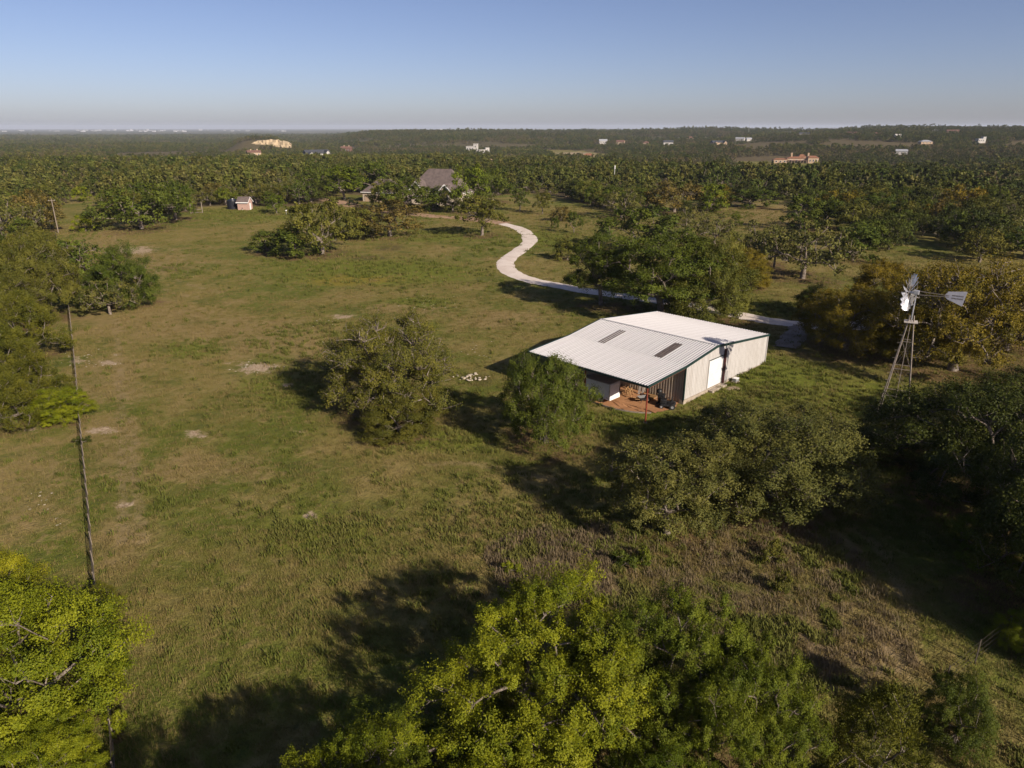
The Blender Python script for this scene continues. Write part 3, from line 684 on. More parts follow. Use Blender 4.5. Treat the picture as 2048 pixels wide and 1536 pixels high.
def plant(name, pr, x, y, w, h, tint, label, cat, group=None, jit=.12):
    rz = rnd.uniform(0, 6.28)
    e = empty(name, (x, y, float(T(x, y))), rz, label=label, cat=cat, group=group)
    e.scale = (w / pr['D'], w / pr['D'], h / pr['H'])
    t = obj('trunk' if cat == 'tree' else 'stem', pr['trunk'], None, e); c = obj('crown' if cat == 'tree' else 'foliage', pr['crown'], None, e)
    k = rnd.uniform(1 - jit, 1 + jit); g = rnd.uniform(1 - jit * .5, 1 + jit * .5)
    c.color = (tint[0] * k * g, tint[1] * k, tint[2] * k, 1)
    return e, t, c
NAMES = {'shoot': 'oak_tree', 'spread': 'live_oak_tree', 'gnarl': 'gnarled_oak_tree', 'tall': 'oak_tree', 'round': 'bushy_tree', 'cedar': 'juniper_tree', 'shrub': 'bush'}
for i, (x, y, w, h, mesh, tint, lab) in enumerate(TREES):
    far_ = math.hypot(x, y) > 125
    src = MID if far_ and mesh in MID else PROTO
    pr = src[mesh][i % len(src[mesh])]
    plant(NAMES[mesh], pr, x, y, w, h, TINT[tint], lab, 'bush' if mesh == 'shrub' else 'tree', jit=.07)

# ------------------------------------------------------------------ woodland: the largest trees one by one, the rest as one mass
HOUSE_C = G(838, 404)
FARH = [  # px, py(base), width px, height px, wall, roof, style, label
 (68,333,22,15,'far_white','metal_roof','gable','white gabled house at the far left edge of the woodland'),
 (508,312,30,13,'stucco','brown_roof','chimney','tan-roofed house with a big chimney below the limestone cliff'),
 (470,320,14,8,'stucco','terracotta','hip','small orange-roofed house left of the blue-grey roof'),
 (398,322,18,8,'stucco','terracotta','hip','small reddish roof among trees, leftmost of the orange roofs'),
 (571,321,26,10,'far_white','metal_roof','hip','house with a pale blue-grey metal roof'),
 (634,318,56,22,'far_white','dark_roof','wing','large white house with charcoal roof and white gable'),
 (693,304,24,13,'brown_roof','brown_roof','chimney','red-brown house with chimneys right of the large white house'),
 (945,305,26,20,'far_white','far_white','block','white stepped house with a tower, left of the white block house'),
 (968,309,26,15,'far_white','far_white','block','flat-roofed white block house in the valley'),
 (978,330,24,12,'stucco','stucco','gable','tan house among trees below the white block house'),
 (957,325,16,8,'stucco','terracotta','hip','orange-roofed house left of the tan house in the valley'),
 (1008,321,22,7,'far_white','metal_roof','gable','low white house right of the tan house in the valley'),
 (1177,317,24,11,'stucco','terracotta','hip','red-roofed house on the far wooded slope'),
 (1206,288,18,11,'far_white','metal_roof','gable','small white house high on the far slope'),
 (1241,289,18,10,'stucco','brown_roof','gable','tan house right of the small white house on the far slope'),
 (1292,290,12,8,'stucco','brown_roof','hip','tiny tan house in the middle of the far slope'),
 (1336,291,22,12,'far_white','dark_roof','gable','dark-roofed white house on the far slope'),
 (1380,281,16,9,'stucco','brown_roof','hip','brown-roofed house near the skyline right of centre'),
 (1436,291,32,11,'stucco','dark_roof','wing','long house with tan walls and dark roof'),
 (1480,282,20,8,'far_white','metal_roof','gable','white house left of its close white neighbour near the skyline'),
 (1497,282,12,7,'far_white','metal_roof','gable','small white outbuilding beside the white skyline house'),
 (1577,270,16,7,'far_white','metal_roof','gable','white house near the skyline above the tan mansion'),
 (1608,272,22,8,'far_white','dark_roof','gable','dark-roofed skyline house right above the tan mansion'),
 (1704,272,26,9,'stucco','brown_roof','wing','large tan skyline house left of the bare strip'),
 (1755,272,20,8,'stucco','brown_roof','hip','tan skyline house beside the bare strip'),
 (1795,275,14,7,'far_white','far_white','gable','little white house below the skyline at the right'),
 (1802,309,24,11,'far_white','metal_roof','gable','house with a blue-grey metal roof in the right woodland'),
 (1850,288,26,8,'stucco','metal_roof','hip','house with a broad pale hipped roof in the right woodland'),
 (1961,286,20,13,'far_white','metal_roof','block','tall white house with balconies at the far right'),
 (1868,265,18,6,'far_white','metal_roof','gable','white skyline house, second from the right'),
 (1905,266,24,7,'stucco','brown_roof','wing','tan skyline house, rightmost on the ridge'),
]
FAR_POS = []
for (px, py, wpx, hpx, *_r) in FARH:
    b = G(px, py); d = b[1] * CP + (CAMH - b[2]) * SP; FAR_POS.append((b, .86 * wpx * d / FPX, .74 * hpx * d / FPX))
MANSION = G(1592, 326)
rng = np.random.default_rng(77)
def fill():
    out = []
    def ring(r0, r1, sp, keep):
        amax = math.radians(45)
        n = int((r1 * r1 - r0 * r0) * amax / sp ** 2)
        r = np.sqrt(rng.uniform(r0 * r0, r1 * r1, n * 3)); a = rng.uniform(-amax, amax, n * 3); x = r * np.sin(a); y = r * np.cos(a)
        cell = {}; ok = []
        for i in range(len(x)):
            c = (int(x[i] // sp), int(y[i] // sp))
            if c in cell: continue
            cell[c] = 1; ok.append(i)
        ok = np.array(ok); x, y = x[ok], y[ok]
        m = rng.random(len(x)) < keep; return x[m], y[m]
    X, Y, SC = [], [], []
    for (r0, r1, sp, keep, sc) in [(95, 330, 6.4, .93, 1.0), (330, 800, 6.6, .90, 1.0), (800, 1600, 8.0, .88, 1.15), (1600, 2600, 11.5, .88, 1.45), (2600, 5200, 18, .85, 2.0)]:
        x, y = ring(r0, r1, sp, keep); X.append(x); Y.append(y); SC.append(np.full(len(x), sc))
    X, Y, SC = map(np.concatenate, (X, Y, SC)); Z = T(X, Y)
    px, py, d = proj(X, Y, Z)
    ok = ~in_poly(px, py, OPEN) & (py < 640) & (px > -420) & (px < 2500)
    for o in OPEN_FAR: ok &= ~in_poly(px, py, o)
    for (bx, by, w, h, *_r) in TREES:
        ok &= np.hypot(X - bx, Y - by) > .36 * w + 1.2
    ok &= np.hypot(X - HOUSE_C[0], Y - HOUSE_C[1] - 6) > 21
    g = G(460, 415); ok &= np.hypot(X - g[0], Y - g[1]) > 8; g = G(395, 425); ok &= np.hypot(X - g[0], Y - g[1]) > 7
    for (b, w, h) in FAR_POS:
        D = math.hypot(b[0], b[1]); ux, uy = b[0] / D, b[1] / D
        al = (X - b[0]) * ux + (Y - b[1]) * uy; pe = np.abs(-(X - b[0]) * uy + (Y - b[1]) * ux)
        ok &= ~((pe < w * .62 + 2) & (al > -max(30, D * .045)) & (al < w * .7 + 4))
    b = MANSION; D = math.hypot(b[0], b[1]); ux, uy = b[0] / D, b[1] / D
    al = (X - b[0]) * ux + (Y - b[1]) * uy; pe = np.abs(-(X - b[0]) * uy + (Y - b[1]) * ux); ok &= ~((pe < 26) & (al > -60) & (al < 22))
    r = np.hypot(X, Y)
    big = vnoise(X, Y, 130, 3) * .6 + vnoise(X, Y, 45, 4) * .4
    ok &= ~((r > 420) & (big > .68)) & ~((r > 900) & (vnoise(X, Y, 260, 9) > .83) & (r < 2300))
    right_scrub = (px > 1220) & (px < 1560) & (py > 362) & (py < 450); ok &= ~(right_scrub & (rng.random(len(X)) < .45))
    return X[ok], Y[ok], Z[ok], SC[ok]
FX, FY, FZ, FS = fill()
fr = np.hypot(FX, FY); fpx, fpy, fd = proj(FX, FY, FZ)
inview = (fpx > -40) & (fpx < 2090)
order = np.argsort(np.where(inview, fr, 1e9)); N_IND = 205
ind = order[:N_IND]; rest = np.setdiff1d(np.arange(len(FX)), ind)
KIND_WORD = {'green': 'deep green', 'olive': 'olive-green', 'dark': 'dark green', 'grey': 'grey-green', 'brown': 'brownish', 'autumn': 'yellow-olive', 'leafy': 'fresh green'}
SHAPE_WORD = {'spread': 'spreading oak', 'gnarl': 'open oak', 'tall': 'upright oak', 'round': 'rounded oak', 'cedar': 'juniper'}
def region(px, py):
    row = 'front' if py > 395 else 'middle' if py > 372 else 'back'
    for lim, place in ((110, 'by the upper left edge'), (230, 'beyond the left lane'), (330, 'behind the big left oak'), (450, 'behind the timber frame'), (560, 'behind the pump house'), (690, 'left of the garage'), (850, 'behind the house'), (960, 'right of the house'), (1080, 'beyond the far lawn'), (1180, 'above the lollipop oak'), (1290, 'around the white pole'), (1400, 'left of the tan clearing'), (1520, 'above the tan clearing'), (1640, 'right of the tan clearing'), (1760, 'above the lichen-grey oaks'), (1880, 'above the windmill wheel'), (1980, 'above the windmill vane')):
        if px < lim: return f'in {row} woodland {place}'
    return f'in {row} woodland by the upper right edge'
WOOD_LAB = []
for i in ind:
    u = rnd.random(); px, py = float(fpx[i]), float(fpy[i])
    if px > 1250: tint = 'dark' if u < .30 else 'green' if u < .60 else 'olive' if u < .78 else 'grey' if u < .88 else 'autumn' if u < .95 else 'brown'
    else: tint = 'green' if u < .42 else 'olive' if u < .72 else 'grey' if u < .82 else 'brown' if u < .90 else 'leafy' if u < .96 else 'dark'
    v = rnd.random(); mesh = 'spread' if v < .38 else 'round' if v < .66 else 'gnarl' if v < .78 else 'tall' if v < .88 else 'cedar'
    if tint in ('grey',): mesh = 'gnarl'
    pr = MID[mesh][rnd.randrange(len(MID[mesh]))]; s = rnd.uniform(.72, 1.12)
    reg = region(px, py)
    e_, _t, _c = plant(NAMES[mesh], pr, float(FX[i]), float(FY[i]), pr['D'] * s, pr['H'] * s * rnd.uniform(.85, 1.1), TINT[tint], f'{KIND_WORD[tint]} {SHAPE_WORD[mesh]} {reg}', 'tree', f'{KIND_WORD[tint]} {SHAPE_WORD[mesh]}s {reg}'); WOOD_LAB.append((e_, px))
def spread_labels(items):
    word = ['leftmost', 'second from left', 'third from left', 'fourth from left', 'fifth from left', 'sixth from left', 'seventh from left', 'eighth from left', 'ninth from left', 'tenth from left', 'eleventh from left', 'twelfth from left']
    by = {}
    for e_, x_ in items: by.setdefault(e_['label'], []).append((x_, e_))
    for lab, lst in by.items():
        lst.sort(key=lambda t: t[0]); n_ = len(lst)
        for k_, (x_, e_) in enumerate(lst):
            if n_ > 1: e_['label'] = lab + ', ' + (['left one', 'right one'][k_] if n_ == 2 else 'rightmost' if k_ == n_ - 1 else word[min(k_, 11)])
spread_labels(WOOD_LAB)
# one visible tree of each distant kind is the source the mass repeats
FAR_SRC = []
for k, (pr, pos) in enumerate(zip(FAR, rest[np.argsort(fr[rest] + (~inview[rest]) * 1e6)][:4])):
    wd = ['low spreading oak', 'rounded oak', 'thin-crowned oak', 'small juniper'][k]
    e, t, c = plant(['live_oak_tree', 'bushy_tree', 'gnarled_oak_tree', 'juniper_tree'][k], pr, float(FX[pos]), float(FY[pos]), pr['D'], pr['H'], (1, 1, 1), f'{wd} at the near rim of the distant woodland mass', 'tree', 'trees at the rim of the distant woodland')
    FAR_SRC.append((t, c))
rest = np.setdiff1d(rest, rest[np.argsort(fr[rest] + (~inview[rest]) * 1e6)][:4])

def scatter(name, pts, kinds, rot, scl, sources, label, cat):
    """one object whose vertices each carry a copy of one source"""
    me = np_mesh(name, pts, [], False, {'kind_id': ('INT', kinds.astype(np.int32)), 'rot_v': ('FLOAT_VECTOR', rot.astype(np.float32)), 'scl_v': ('FLOAT_VECTOR', scl.astype(np.float32))})
    o = obj(name, me); tag(o, label, cat, kind='stuff')
    ng = bpy.data.node_groups.new(name, 'GeometryNodeTree')
    ng.interface.new_socket('Geometry', in_out='INPUT', socket_type='NodeSocketGeometry'); ng.interface.new_socket('Geometry', in_out='OUTPUT', socket_type='NodeSocketGeometry')
    gi = ng.nodes.new('NodeGroupInput'); go = ng.nodes.new('NodeGroupOutput'); jn = ng.nodes.new('GeometryNodeJoinGeometry')
    def na(nm, dt):
        n_ = ng.nodes.new('GeometryNodeInputNamedAttribute'); n_.data_type = dt; n_.inputs[0].default_value = nm
        return next(s for s in n_.outputs if s.enabled and s.name == 'Attribute')
    kd, rt, sc = na('kind_id', 'INT'), na('rot_v', 'FLOAT_VECTOR'), na('scl_v', 'FLOAT_VECTOR')
    er = ng.nodes.new('FunctionNodeEulerToRotation'); ng.links.new(rt, er.inputs[0])
    for k, srcs in enumerate(sources):
        for s_ in srcs:
            cp = ng.nodes.new('FunctionNodeCompare'); cp.data_type = 'INT'; cp.operation = 'EQUAL'
            ia, ib = [s for s in cp.inputs if s.type == 'INT'][:2]; ng.links.new(kd, ia); ib.default_value = k
            oi = ng.nodes.new('GeometryNodeObjectInfo'); oi.transform_space = 'ORIGINAL'; oi.inputs[0].default_value = s_
            ip = ng.nodes.new('GeometryNodeInstanceOnPoints')
            ng.links.new(gi.outputs[0], ip.inputs['Points']); ng.links.new(cp.outputs[0], ip.inputs['Selection']); ng.links.new(oi.outputs['Geometry'], ip.inputs['Instance'])
            ng.links.new(er.outputs[0], ip.inputs['Rotation']); ng.links.new(sc, ip.inputs['Scale']); ng.links.new(ip.outputs[0], jn.inputs[0])
    ng.links.new(jn.outputs[0], go.inputs[0])
    md = o.modifiers.new('scatter', 'NODES'); md.node_group = ng
    return o
n = len(rest); RX, RY = FX[rest], FY[rest]
pn = vnoise(RX, RY, 90, 21) * .6 + vnoise(RX, RY, 30, 22) * .4 + rng.normal(0, .13, n) - .07 * (RX > 90); qn = vnoise(RX, RY, 150, 23) * .7 + vnoise(RX, RY, 40, 24) * .3 + rng.normal(0, .10, n)
kk = np.where(pn < .40, 3, np.where(pn < .56, 0, 1)); kk = np.where(qn > .66, 2, kk)
sc = FS[rest] * rng.uniform(.45, 1.28, n) * (.82 + .36 * vnoise(RX, RY, 60, 25))
rot = np.zeros((n, 3)); rot[:, 2] = rng.uniform(0, 6.28, n)
flat = np.where(FS[rest] > 1.1, .80, 1.0)
near_src = [[c, t] for (t, c) in FAR_SRC]
scatter('distant_woodland', np.stack([FX[rest], FY[rest], FZ[rest] - .15], 1), kk, rot, np.stack([sc, sc, sc * flat * rng.uniform(.85, 1.1, n)], 1), near_src, 'endless oak and juniper woodland covering the distant valley and hills', 'woodland')
print('trees', len(TREES), 'fill', len(FX), 'mass', n)

# ------------------------------------------------------------------ barn
BZ = 0.0
barn = empty('metal_barn', (BARN_A[0], BARN_A[1], BZ), math.radians(45), label='long white-roofed metal barn with dark green trim and open front canopy', cat='barn')
BL = 14.6
PROF = [(0, 3.27), (6.15, 3.70), (11.7, 4.52), (22.9, 3.42)]
def zr(s):
    for (a, za), (b, zb) in zip(PROF, PROF[1:]):
        if s <= b: return za + (zb - za) * (s - a) / (b - a)
    return PROF[-1][1]
def W(s, v, z=None):
    x = BARN_A[0] + (s - v) * .70711; y = BARN_A[1] + (s + v) * .70711
    return (x, y, float(T(x, y)) if z is None else z)
def rib_profile(width, nrib, h, base=.10, top=.04):
    pts = []; sp = width / nrib
    for i in range(nrib):
        c = (i + .5) * sp
        pts += [(c - sp / 2, 0), (c - base / 2, 0), (c - top / 2, h), (c + top / 2, h), (c + base / 2, 0)]
    pts.append((width, 0)); return pts
def roof_panel_mesh(a, b, w):
    (s0, z0), (s1, z1) = a, b; mb = MB(); pf = rib_profile(w, 3, .062, .13, .045); n = len(pf)
    vs = [(s0, y, z0 + h) for y, h in pf] + [(s1, y, z1 + h) for y, h in pf]
    mb.add(vs, [(i, n + i, n + i + 1, i + 1) for i in range(n - 1)])
    me = mb.mesh('roof_panel'); me.materials.append(M['roof_white']); return me
NP = 16; pw = (BL + .2) / NP
for k in range(3):
    a, b = PROF[k], PROF[k + 1]
    if k == 0: a = (-.12, a[1] - .01)
    if k == 2: b = (b[0] + .12, b[1] - .01)
    me = roof_panel_mesh(a, b, pw)
    for i in range(NP): obj('roof_panel', me, None, barn, (0, -.1 + i * pw, 0))
rc = MB()
for d in (-1, 1):
    s1 = 11.7 + d * .10; rc.add([(11.7, -.1, 4.60), (s1, -.1, zr(s1) + .075), (s1, BL + .1, zr(s1) + .075), (11.7, BL + .1, 4.60)], [(0, 1, 2, 3) if d > 0 else (3, 2, 1, 0)])
rc.build('ridge_cap', M['roof_white'], barn)
for v0 in (2.95, 9.95):
    sk = MB(); pf = rib_profile(.92, 3, .06, .13, .045); n_ = len(pf); a, b = 6.35, 10.15
    sk.add([(a, y, zr(a) + .02 + h) for y, h in pf] + [(b, y, zr(b) + .02 + h) for y, h in pf], [(i, n_ + i, n_ + i + 1, i + 1) for i in range(n_ - 1)])
    sk.build('skylight', M['skylight'], barn, (0, v0, 0))
def wall_panel(parent, name, mat, p0, p1, z0a, z0b, zta, ztb, nrm, nrib=3, h=.04, bw=.11, tw_=.05):
    """ribbed panel between plan points p0, p1"""
    p0, p1 = Vector((*p0, 0)), Vector((*p1, 0)); L = (p1 - p0).length; d = (p1 - p0) / L; nv = Vector((*nrm, 0)); pf = rib_profile(L, nrib, h, bw, tw_); n_ = len(pf)
    lo = []; hi = []
    for t, q in pf:
        p = p0 + d * t + nv * q; f = t / L
        lo.append((p.x, p.y, z0a + (z0b - z0a) * f)); hi.append((p.x, p.y, zta + (ztb - zta) * f))
    return MB().add(lo + hi, [(i, i + 1, n_ + i + 1, n_ + i) for i in range(n_ - 1)]).build(name, mat, parent)
DOOR0, DOOR1, DOORH = 10.5, 13.3, 3.15
edges = list(np.linspace(6.2, DOOR0, 6)) + list(np.linspace(DOOR0, DOOR1, 4))[1:] + list(np.linspace(DOOR1, 22.85, 12))[1:]
for a, b in zip(edges, edges[1:]):
    z0 = DOORH if a >= DOOR0 - .01 and b <= DOOR1 + .01 else .18
    wall_panel(barn, 'wall_panel', M['wall_cream'], (a, 0), (b, 0), z0, z0, zr(a) - .03, zr(b) - .03, (0, -1))
for i in range(16):                                            # front wall under the canopy and hidden back wall
    a, b = BL * i / 16, BL * (i + 1) / 16
    wall_panel(barn, 'front_wall_panel', M['wall_tan'], (6.2, a), (6.2, b), -.1, -.1, zr(6.2) - .04, zr(6.2) - .04, (-1, 0), 3, .075, .18, .10)
    wall_panel(barn, 'back_wall_panel', M['wall_cream'], (22.85, a), (22.85, b), .1, .1, zr(22.85) - .04, zr(22.85) - .04, (1, 0))
for i in range(18):
    a, b = 6.2 + (22.85 - 6.2) * i / 18, 6.2 + (22.85 - 6.2) * (i + 1) / 18
    wall_panel(barn, 'side_wall_panel', M['wall_cream'], (a, BL), (b, BL), .1, .1, zr(a) - .03, zr(b) - .03, (0, 1))
dr = MB().box(((DOOR0 + DOOR1) / 2, .05, DOORH / 2 + .1), (DOOR1 - DOOR0 - .04, .06, DOORH - .2)).build('roller_door', M['door_white'], barn)
for i in range(9): MB().box(((DOOR0 + DOOR1) / 2, .012, .45 + i * .31), (DOOR1 - DOOR0 - .1, .022, .02)).build('door_slat', M['door_white'], dr)
MB().box(((DOOR0 + DOOR1) / 2, -.03, DOORH + .03), (DOOR1 - DOOR0 + .1, .07, .08)).build('door_lintel', M['green_trim'], barn)
MB().box((DOOR1 + .22, -.09, 1.95), (.36, .10, 3.7)).build('door_jamb', M['maroon'], barn)
MB().box((DOOR0 - .03, -.04, DOORH / 2 + .1), (.06, .07, DOORH - .1)).build('door_jamb', M['wall_cream'], barn)
for k in range(3):                                              # rake trim along both gables
    a, b = PROF[k], PROF[k + 1]
    for v in (-.14, BL + .14): MB().bar((a[0] - (.14 if k == 0 else 0), v, a[1] - .06), (b[0] + (.14 if k == 2 else 0), v, b[1] - .06), .07, .24).build('rake_trim', M['green_trim'], barn)
MB().box((-.16, BL / 2, 3.17), (.08, BL + .34, .20)).build('eave_trim', M['green_trim'], barn)
MB().box((23.06, BL / 2, 3.33), (.08, BL + .34, .20)).build('eave_trim', M['green_trim'], barn)
MB().box((6.12, -.05, 1.85), (.14, .12, 3.6)).build('corner_trim', M['green_trim'], barn)
MB().box((22.9, -.04, 1.75), (.10, .10, 3.2)).build('corner_trim', M['wall_cream'], barn)
MB().box((14.5, .10, -.15), (16.9, .46, .66)).build('foundation', M['concrete'], barn)
MB().box((6.30, 7.3, -.25), (.3, 14.3, .5)).build('foundation', M['concrete'], barn)
MB().box((12.0, -.42, -.04), (2.9, .5, .30)).build('door_step', M['concrete'], barn, bevel=.03)
for v in (.12, 7.3, BL - .12):
    p = MB().tube((.12, v, -.75), (.12, v, 3.08), .075, n=10).build('canopy_post', M['red_steel'], barn)
    MB().tube((.12, v, -.8), (.12, v, -.30), .26, .22, 10).build('footing', M['concrete'], p)
    MB().bar((.12, v, 3.13), (6.1, v, 3.54), .10, .16).build('rafter', M['red_steel'], barn)
MB().bar((.12, -.05, 3.13), (.12, BL, 3.13), .12, .18).build('canopy_beam', M['red_steel'], barn)
MB().bar((.2, -.06, 3.06), (6.0, -.06, 3.47), .05, .10).build('gable_angle', M['red_steel'], barn)
for s in (1.5, 3.0, 4.5): MB().bar((s, .1, zr(s) - .10), (s, BL - .1, zr(s) - .10), .07, .12).build('purlin', M['red_steel'], barn)
MB().tube((14.2, -.14, .2), (14.2, -.14, 1.3), .03).build('conduit', M['galv'], barn)

# dirt pad under the canopy
def patch(name, poly, mat, label, dz=.05):
    import bmesh
    poly = np.array(poly); c = poly.mean(0); rings = 10; v = [[*c]]; n_ = len(poly)
    for r in range(1, rings + 1): v += [list(c + (p - c) * r / rings) for p in poly]
    v = np.array(v); z = T(v[:, 0], v[:, 1]) + dz
    f3 = np.array([(0, 1 + i, 1 + (i + 1) % n_) for i in range(n_)])
    f4 = np.array([(1 + (r - 1) * n_ + i, 1 + r * n_ + i, 1 + r * n_ + (i + 1) % n_, 1 + (r - 1) * n_ + (i + 1) % n_) for r in range(1, rings) for i in range(n_)])
    o = obj(name, np_mesh(name, np.column_stack([v, z]), [f3, f4], True), mat); o['kind'] = 'structure'; o['label'] = label; return o
edge = catmull([W(*q)[:2] for q in [(6.1, .4), (5.2, .1), (3.8, .2), (2.4, .8), (1.5, 2.0), (.9, 3.6), (.7, 5.4), (.7, 8), (.6, 11), (1.0, 14.2), (3.5, 14.6), (6.1, 14.4)]], 6)
erng = np.random.default_rng(8); edge[2:-2] += erng.normal(0, .07, edge[2:-2].shape)
patch('dirt_pad', edge, M['dirt'], 'orange dirt floor under the open barn canopy')
ed = MB(); pts = [W(s, v) for s, v in [(2.2, .9), (1.35, 2.1), (.78, 3.7), (.6, 5.4), (.6, 8), (.5, 11)]]
cr = catmull([p[:2] for p in pts], 5)
for a, b in zip(cr, cr[1:]): ed.bar((a[0], a[1], T(*a) + .06), (b[0], b[1], T(*b) + .06), .08, .12)
tag(ed.build('pad_edging', M['grey_wood']), 'dark timber edging round the orange dirt floor', 'edging')

# ------------------------------------------------------------------ things under and beside the barn
B45 = math.radians(45)
g = W(2.0, 6.6); tr = empty('cargo_trailer', g, B45, label='small white enclosed cargo trailer parked under the barn canopy', cat='trailer')
MB().box((0, .1, 1.22), (1.62, 3.1, 1.62)).build('body', M['trailer_white'], tr, bevel=.05)
MB().box((0, .1, 2.055), (1.66, 3.14, .05)).build('roof', M['galv'], tr)
MB().box((0, -1.475, 1.2), (1.46, .05, 1.5)).build('rear_door', M['trailer_white'], tr)
MB().box((0, -1.52, .62), (1.56, .05, .42)).build('rear_panel', M['white_paint'], tr)
for x in (-.79, .79): MB().box((x, -1.47, 1.22), (.07, .09, 1.66)).build('corner_post', M['galv'], tr)
MB().box((.72, -1.53, 1.1), (.04, .05, .7)).build('door_latch', M['black'], tr)
for x in (-.84, .84):
    wh = MB().tube((x - .09, -.35, .30), (x + .09, -.35, .30), .33, n=20).build('wheel', M['rubber'], tr); MB().tube((x - .10, -.35, .30), (x + .10, -.35, .30), .18, n=14).build('rim', M['galv'], wh)
    f_ = MB(); n_ = 10; prev = None
    for i in range(n_ + 1):
        t = math.pi * i / n_; q = (-.35 - math.cos(t) * .43, .32 + math.sin(t) * .42)
        if prev: f_.bar((x, prev[0], prev[1]), (x, q[0], q[1]), .26, .03)
        prev = q
    f_.build('mudguard', M['black'], tr)
MB().bar((-.5, 1.6, .42), (0, 2.7, .42), .08, .1).bar((.5, 1.6, .42), (0, 2.7, .42), .08, .1).build('tongue', M['black'], tr)
MB().tube((0, 2.6, 0), (0, 2.6, .7), .04).build('jack', M['galv'], tr)
for x in (-.82,): MB().box((x, -1.2, .62), (.03, .12, .07)).build('marker_light', M['red_steel'], tr)

g = W(4.75, 1.55); bn = empty('wheelie_bin', g, B45 + .3, label='black wheeled bin beside the mower at the canopy corner', cat='bin')
bb = MB(); a, b = .26, .32
bb.add([(-a, -a, .08), (a, -a, .08), (a, a, .08), (-a, a, .08), (-b, -b, .95), (b, -b, .95), (b, b, .95), (-b, b, .95)], [(3, 2, 1, 0), (0, 1, 5, 4), (1, 2, 6, 5), (2, 3, 7, 6), (3, 0, 4, 7), (4, 5, 6, 7)]).build('body', M['black'], bn, bevel=.03)
MB().box((0, 0, 1.0), (.70, .72, .06)).build('lid', M['black'], bn, bevel=.03)
for x in (-.26, .26): MB().tube((x - .04, .3, .12), (x + .04, .3, .12), .12, n=12).build('wheel', M['rubber'], bn)
MB().tube((-.25, .38, .93), (.25, .38, .93), .02).build('handle', M['black'], bn)

g = W(4.5, .6); mw = empty('riding_mower', g, B45 + .5, label='dark riding mower parked in front of the ribbed wall', cat='mower')
MB().box((0, 0, .34), (1.1, 1.25, .20)).build('deck', M['black'], mw, bevel=.06)
MB().box((0, .45, .62), (.62, .62, .42)).build('engine_cover', M['black'], mw, bevel=.08)
MB().box((0, -.12, .62), (.48, .44, .12)).box((0, -.34, .86), (.46, .12, .46)).build('seat', M['black'], mw, bevel=.04)
for (x, y, r) in ((-.52, -.45, .26), (.52, -.45, .26), (-.46, .58, .19), (.46, .58, .19)):
    wh = MB().tube((x - .11, y, r), (x + .11, y, r), r, n=16).build('wheel', M['rubber'], mw); MB().tube((x - .12, y, r), (x + .12, y, r), r * .5, n=12).build('rim', M['galv'], wh)
MB().tube((0, .12, .6), (0, .02, 1.0), .02).tube((-.16, 0, 1.02), (.16, 0, 1.02), .02).build('steering_bar', M['black'], mw)

for (s, v, lab) in ((4.35, 4.9, 'lumber sawhorse nearer the trailer under the canopy'), (4.7, 5.6, 'lumber sawhorse nearer the back wall beside the trailer')):
    sh = empty('sawhorse', W(s, v), B45 + .4, label=lab, cat='sawhorse', group='sawhorses under the canopy')
    MB().box((0, 0, .72), (1.1, .10, .12)).build('beam', M['wood'], sh)
    for x in (-.42, .42):
        for y in (-.28, .28): MB().bar((x, 0, .68), (x * 1.08, y, 0), .09, .05).build('leg', M['wood'], sh)
        MB().bar((x, -.18, .3), (x, .18, .3), .06, .04).build('brace', M['wood'], sh)
for k, (v, lab) in enumerate(((4.55, 'pale plank leaning on the ribbed wall, left of the pair'), (4.15, 'pale plank leaning on the ribbed wall, right of the pair'))):
    a = W(5.3, v); b = W(6.02, v + .05)
    tag(MB().bar((a[0], a[1], a[2] + .05), (b[0], b[1], 2.35), .24, .05).build('plank', M['pale_plank']), lab, 'plank', 'planks leaning on the barn wall')
g = W(3.9, 3.1); wb = empty('wheelbarrow', g, B45 - .5, label='dark wheelbarrow standing on the orange dirt', cat='wheelbarrow')
MB().add([(-.3, -.22, .32), (.3, -.22, .32), (.3, .22, .32), (-.3, .22, .32), (-.5, -.34, .62), (.5, -.34, .62), (.5, .34, .62), (-.5, .34, .62)], [(3, 2, 1, 0), (0, 1, 5, 4), (1, 2, 6, 5), (2, 3, 7, 6), (3, 0, 4, 7)]).build('tray', M['black'], wb)
for y in (-.25, .25):
    MB().bar((.62, y * .3, .2), (-.95, y, .55), .04, .04).build('handle', M['wood'], wb); MB().bar((-.25, y, .34), (-.32, y, 0), .04, .03).build('leg', M['black'], wb)
MB().tube((.62, -.05, .2), (.62, .05, .2), .2, n=16).build('wheel', M['rubber'], wb)
g = W(5.35, 2.2); gr = empty('barbecue_grill', g, B45, label='dark barbecue grill on a stand by the ribbed wall', cat='grill')
MB().lathe([(.02, .74), (.24, .82), (.29, .95), (.29, 1.0), (.25, 1.15), (.12, 1.25), (.02, 1.27)], 16).build('bowl', M['black'], gr, sm=True)
for t in (0, 2.1, 4.2): MB().tube((.14 * math.cos(t), .14 * math.sin(t), .85), (.32 * math.cos(t), .32 * math.sin(t), 0), .018, n=6).build('leg', M['galv'], gr)
g = W(5.5, 3.3); pw_ = empty('wood_pallet', g, B45 + .1, label='low lumber pallet on the dirt before the ribbed wall', cat='pallet')
for i in range(6): MB().box((-.5 + i * .2, 0, .13), (.13, 1.1, .025)).build('board', M['wood'], pw_)
for y in (-.5, 0, .5): MB().box((0, y, .06), (1.15, .09, .10)).build('bearer', M['wood'], pw_)
g = W(15.0, -.75); ac = empty('utility_box', g, B45, label='small pale equipment box on the ground by the cream barn wall', cat='box')
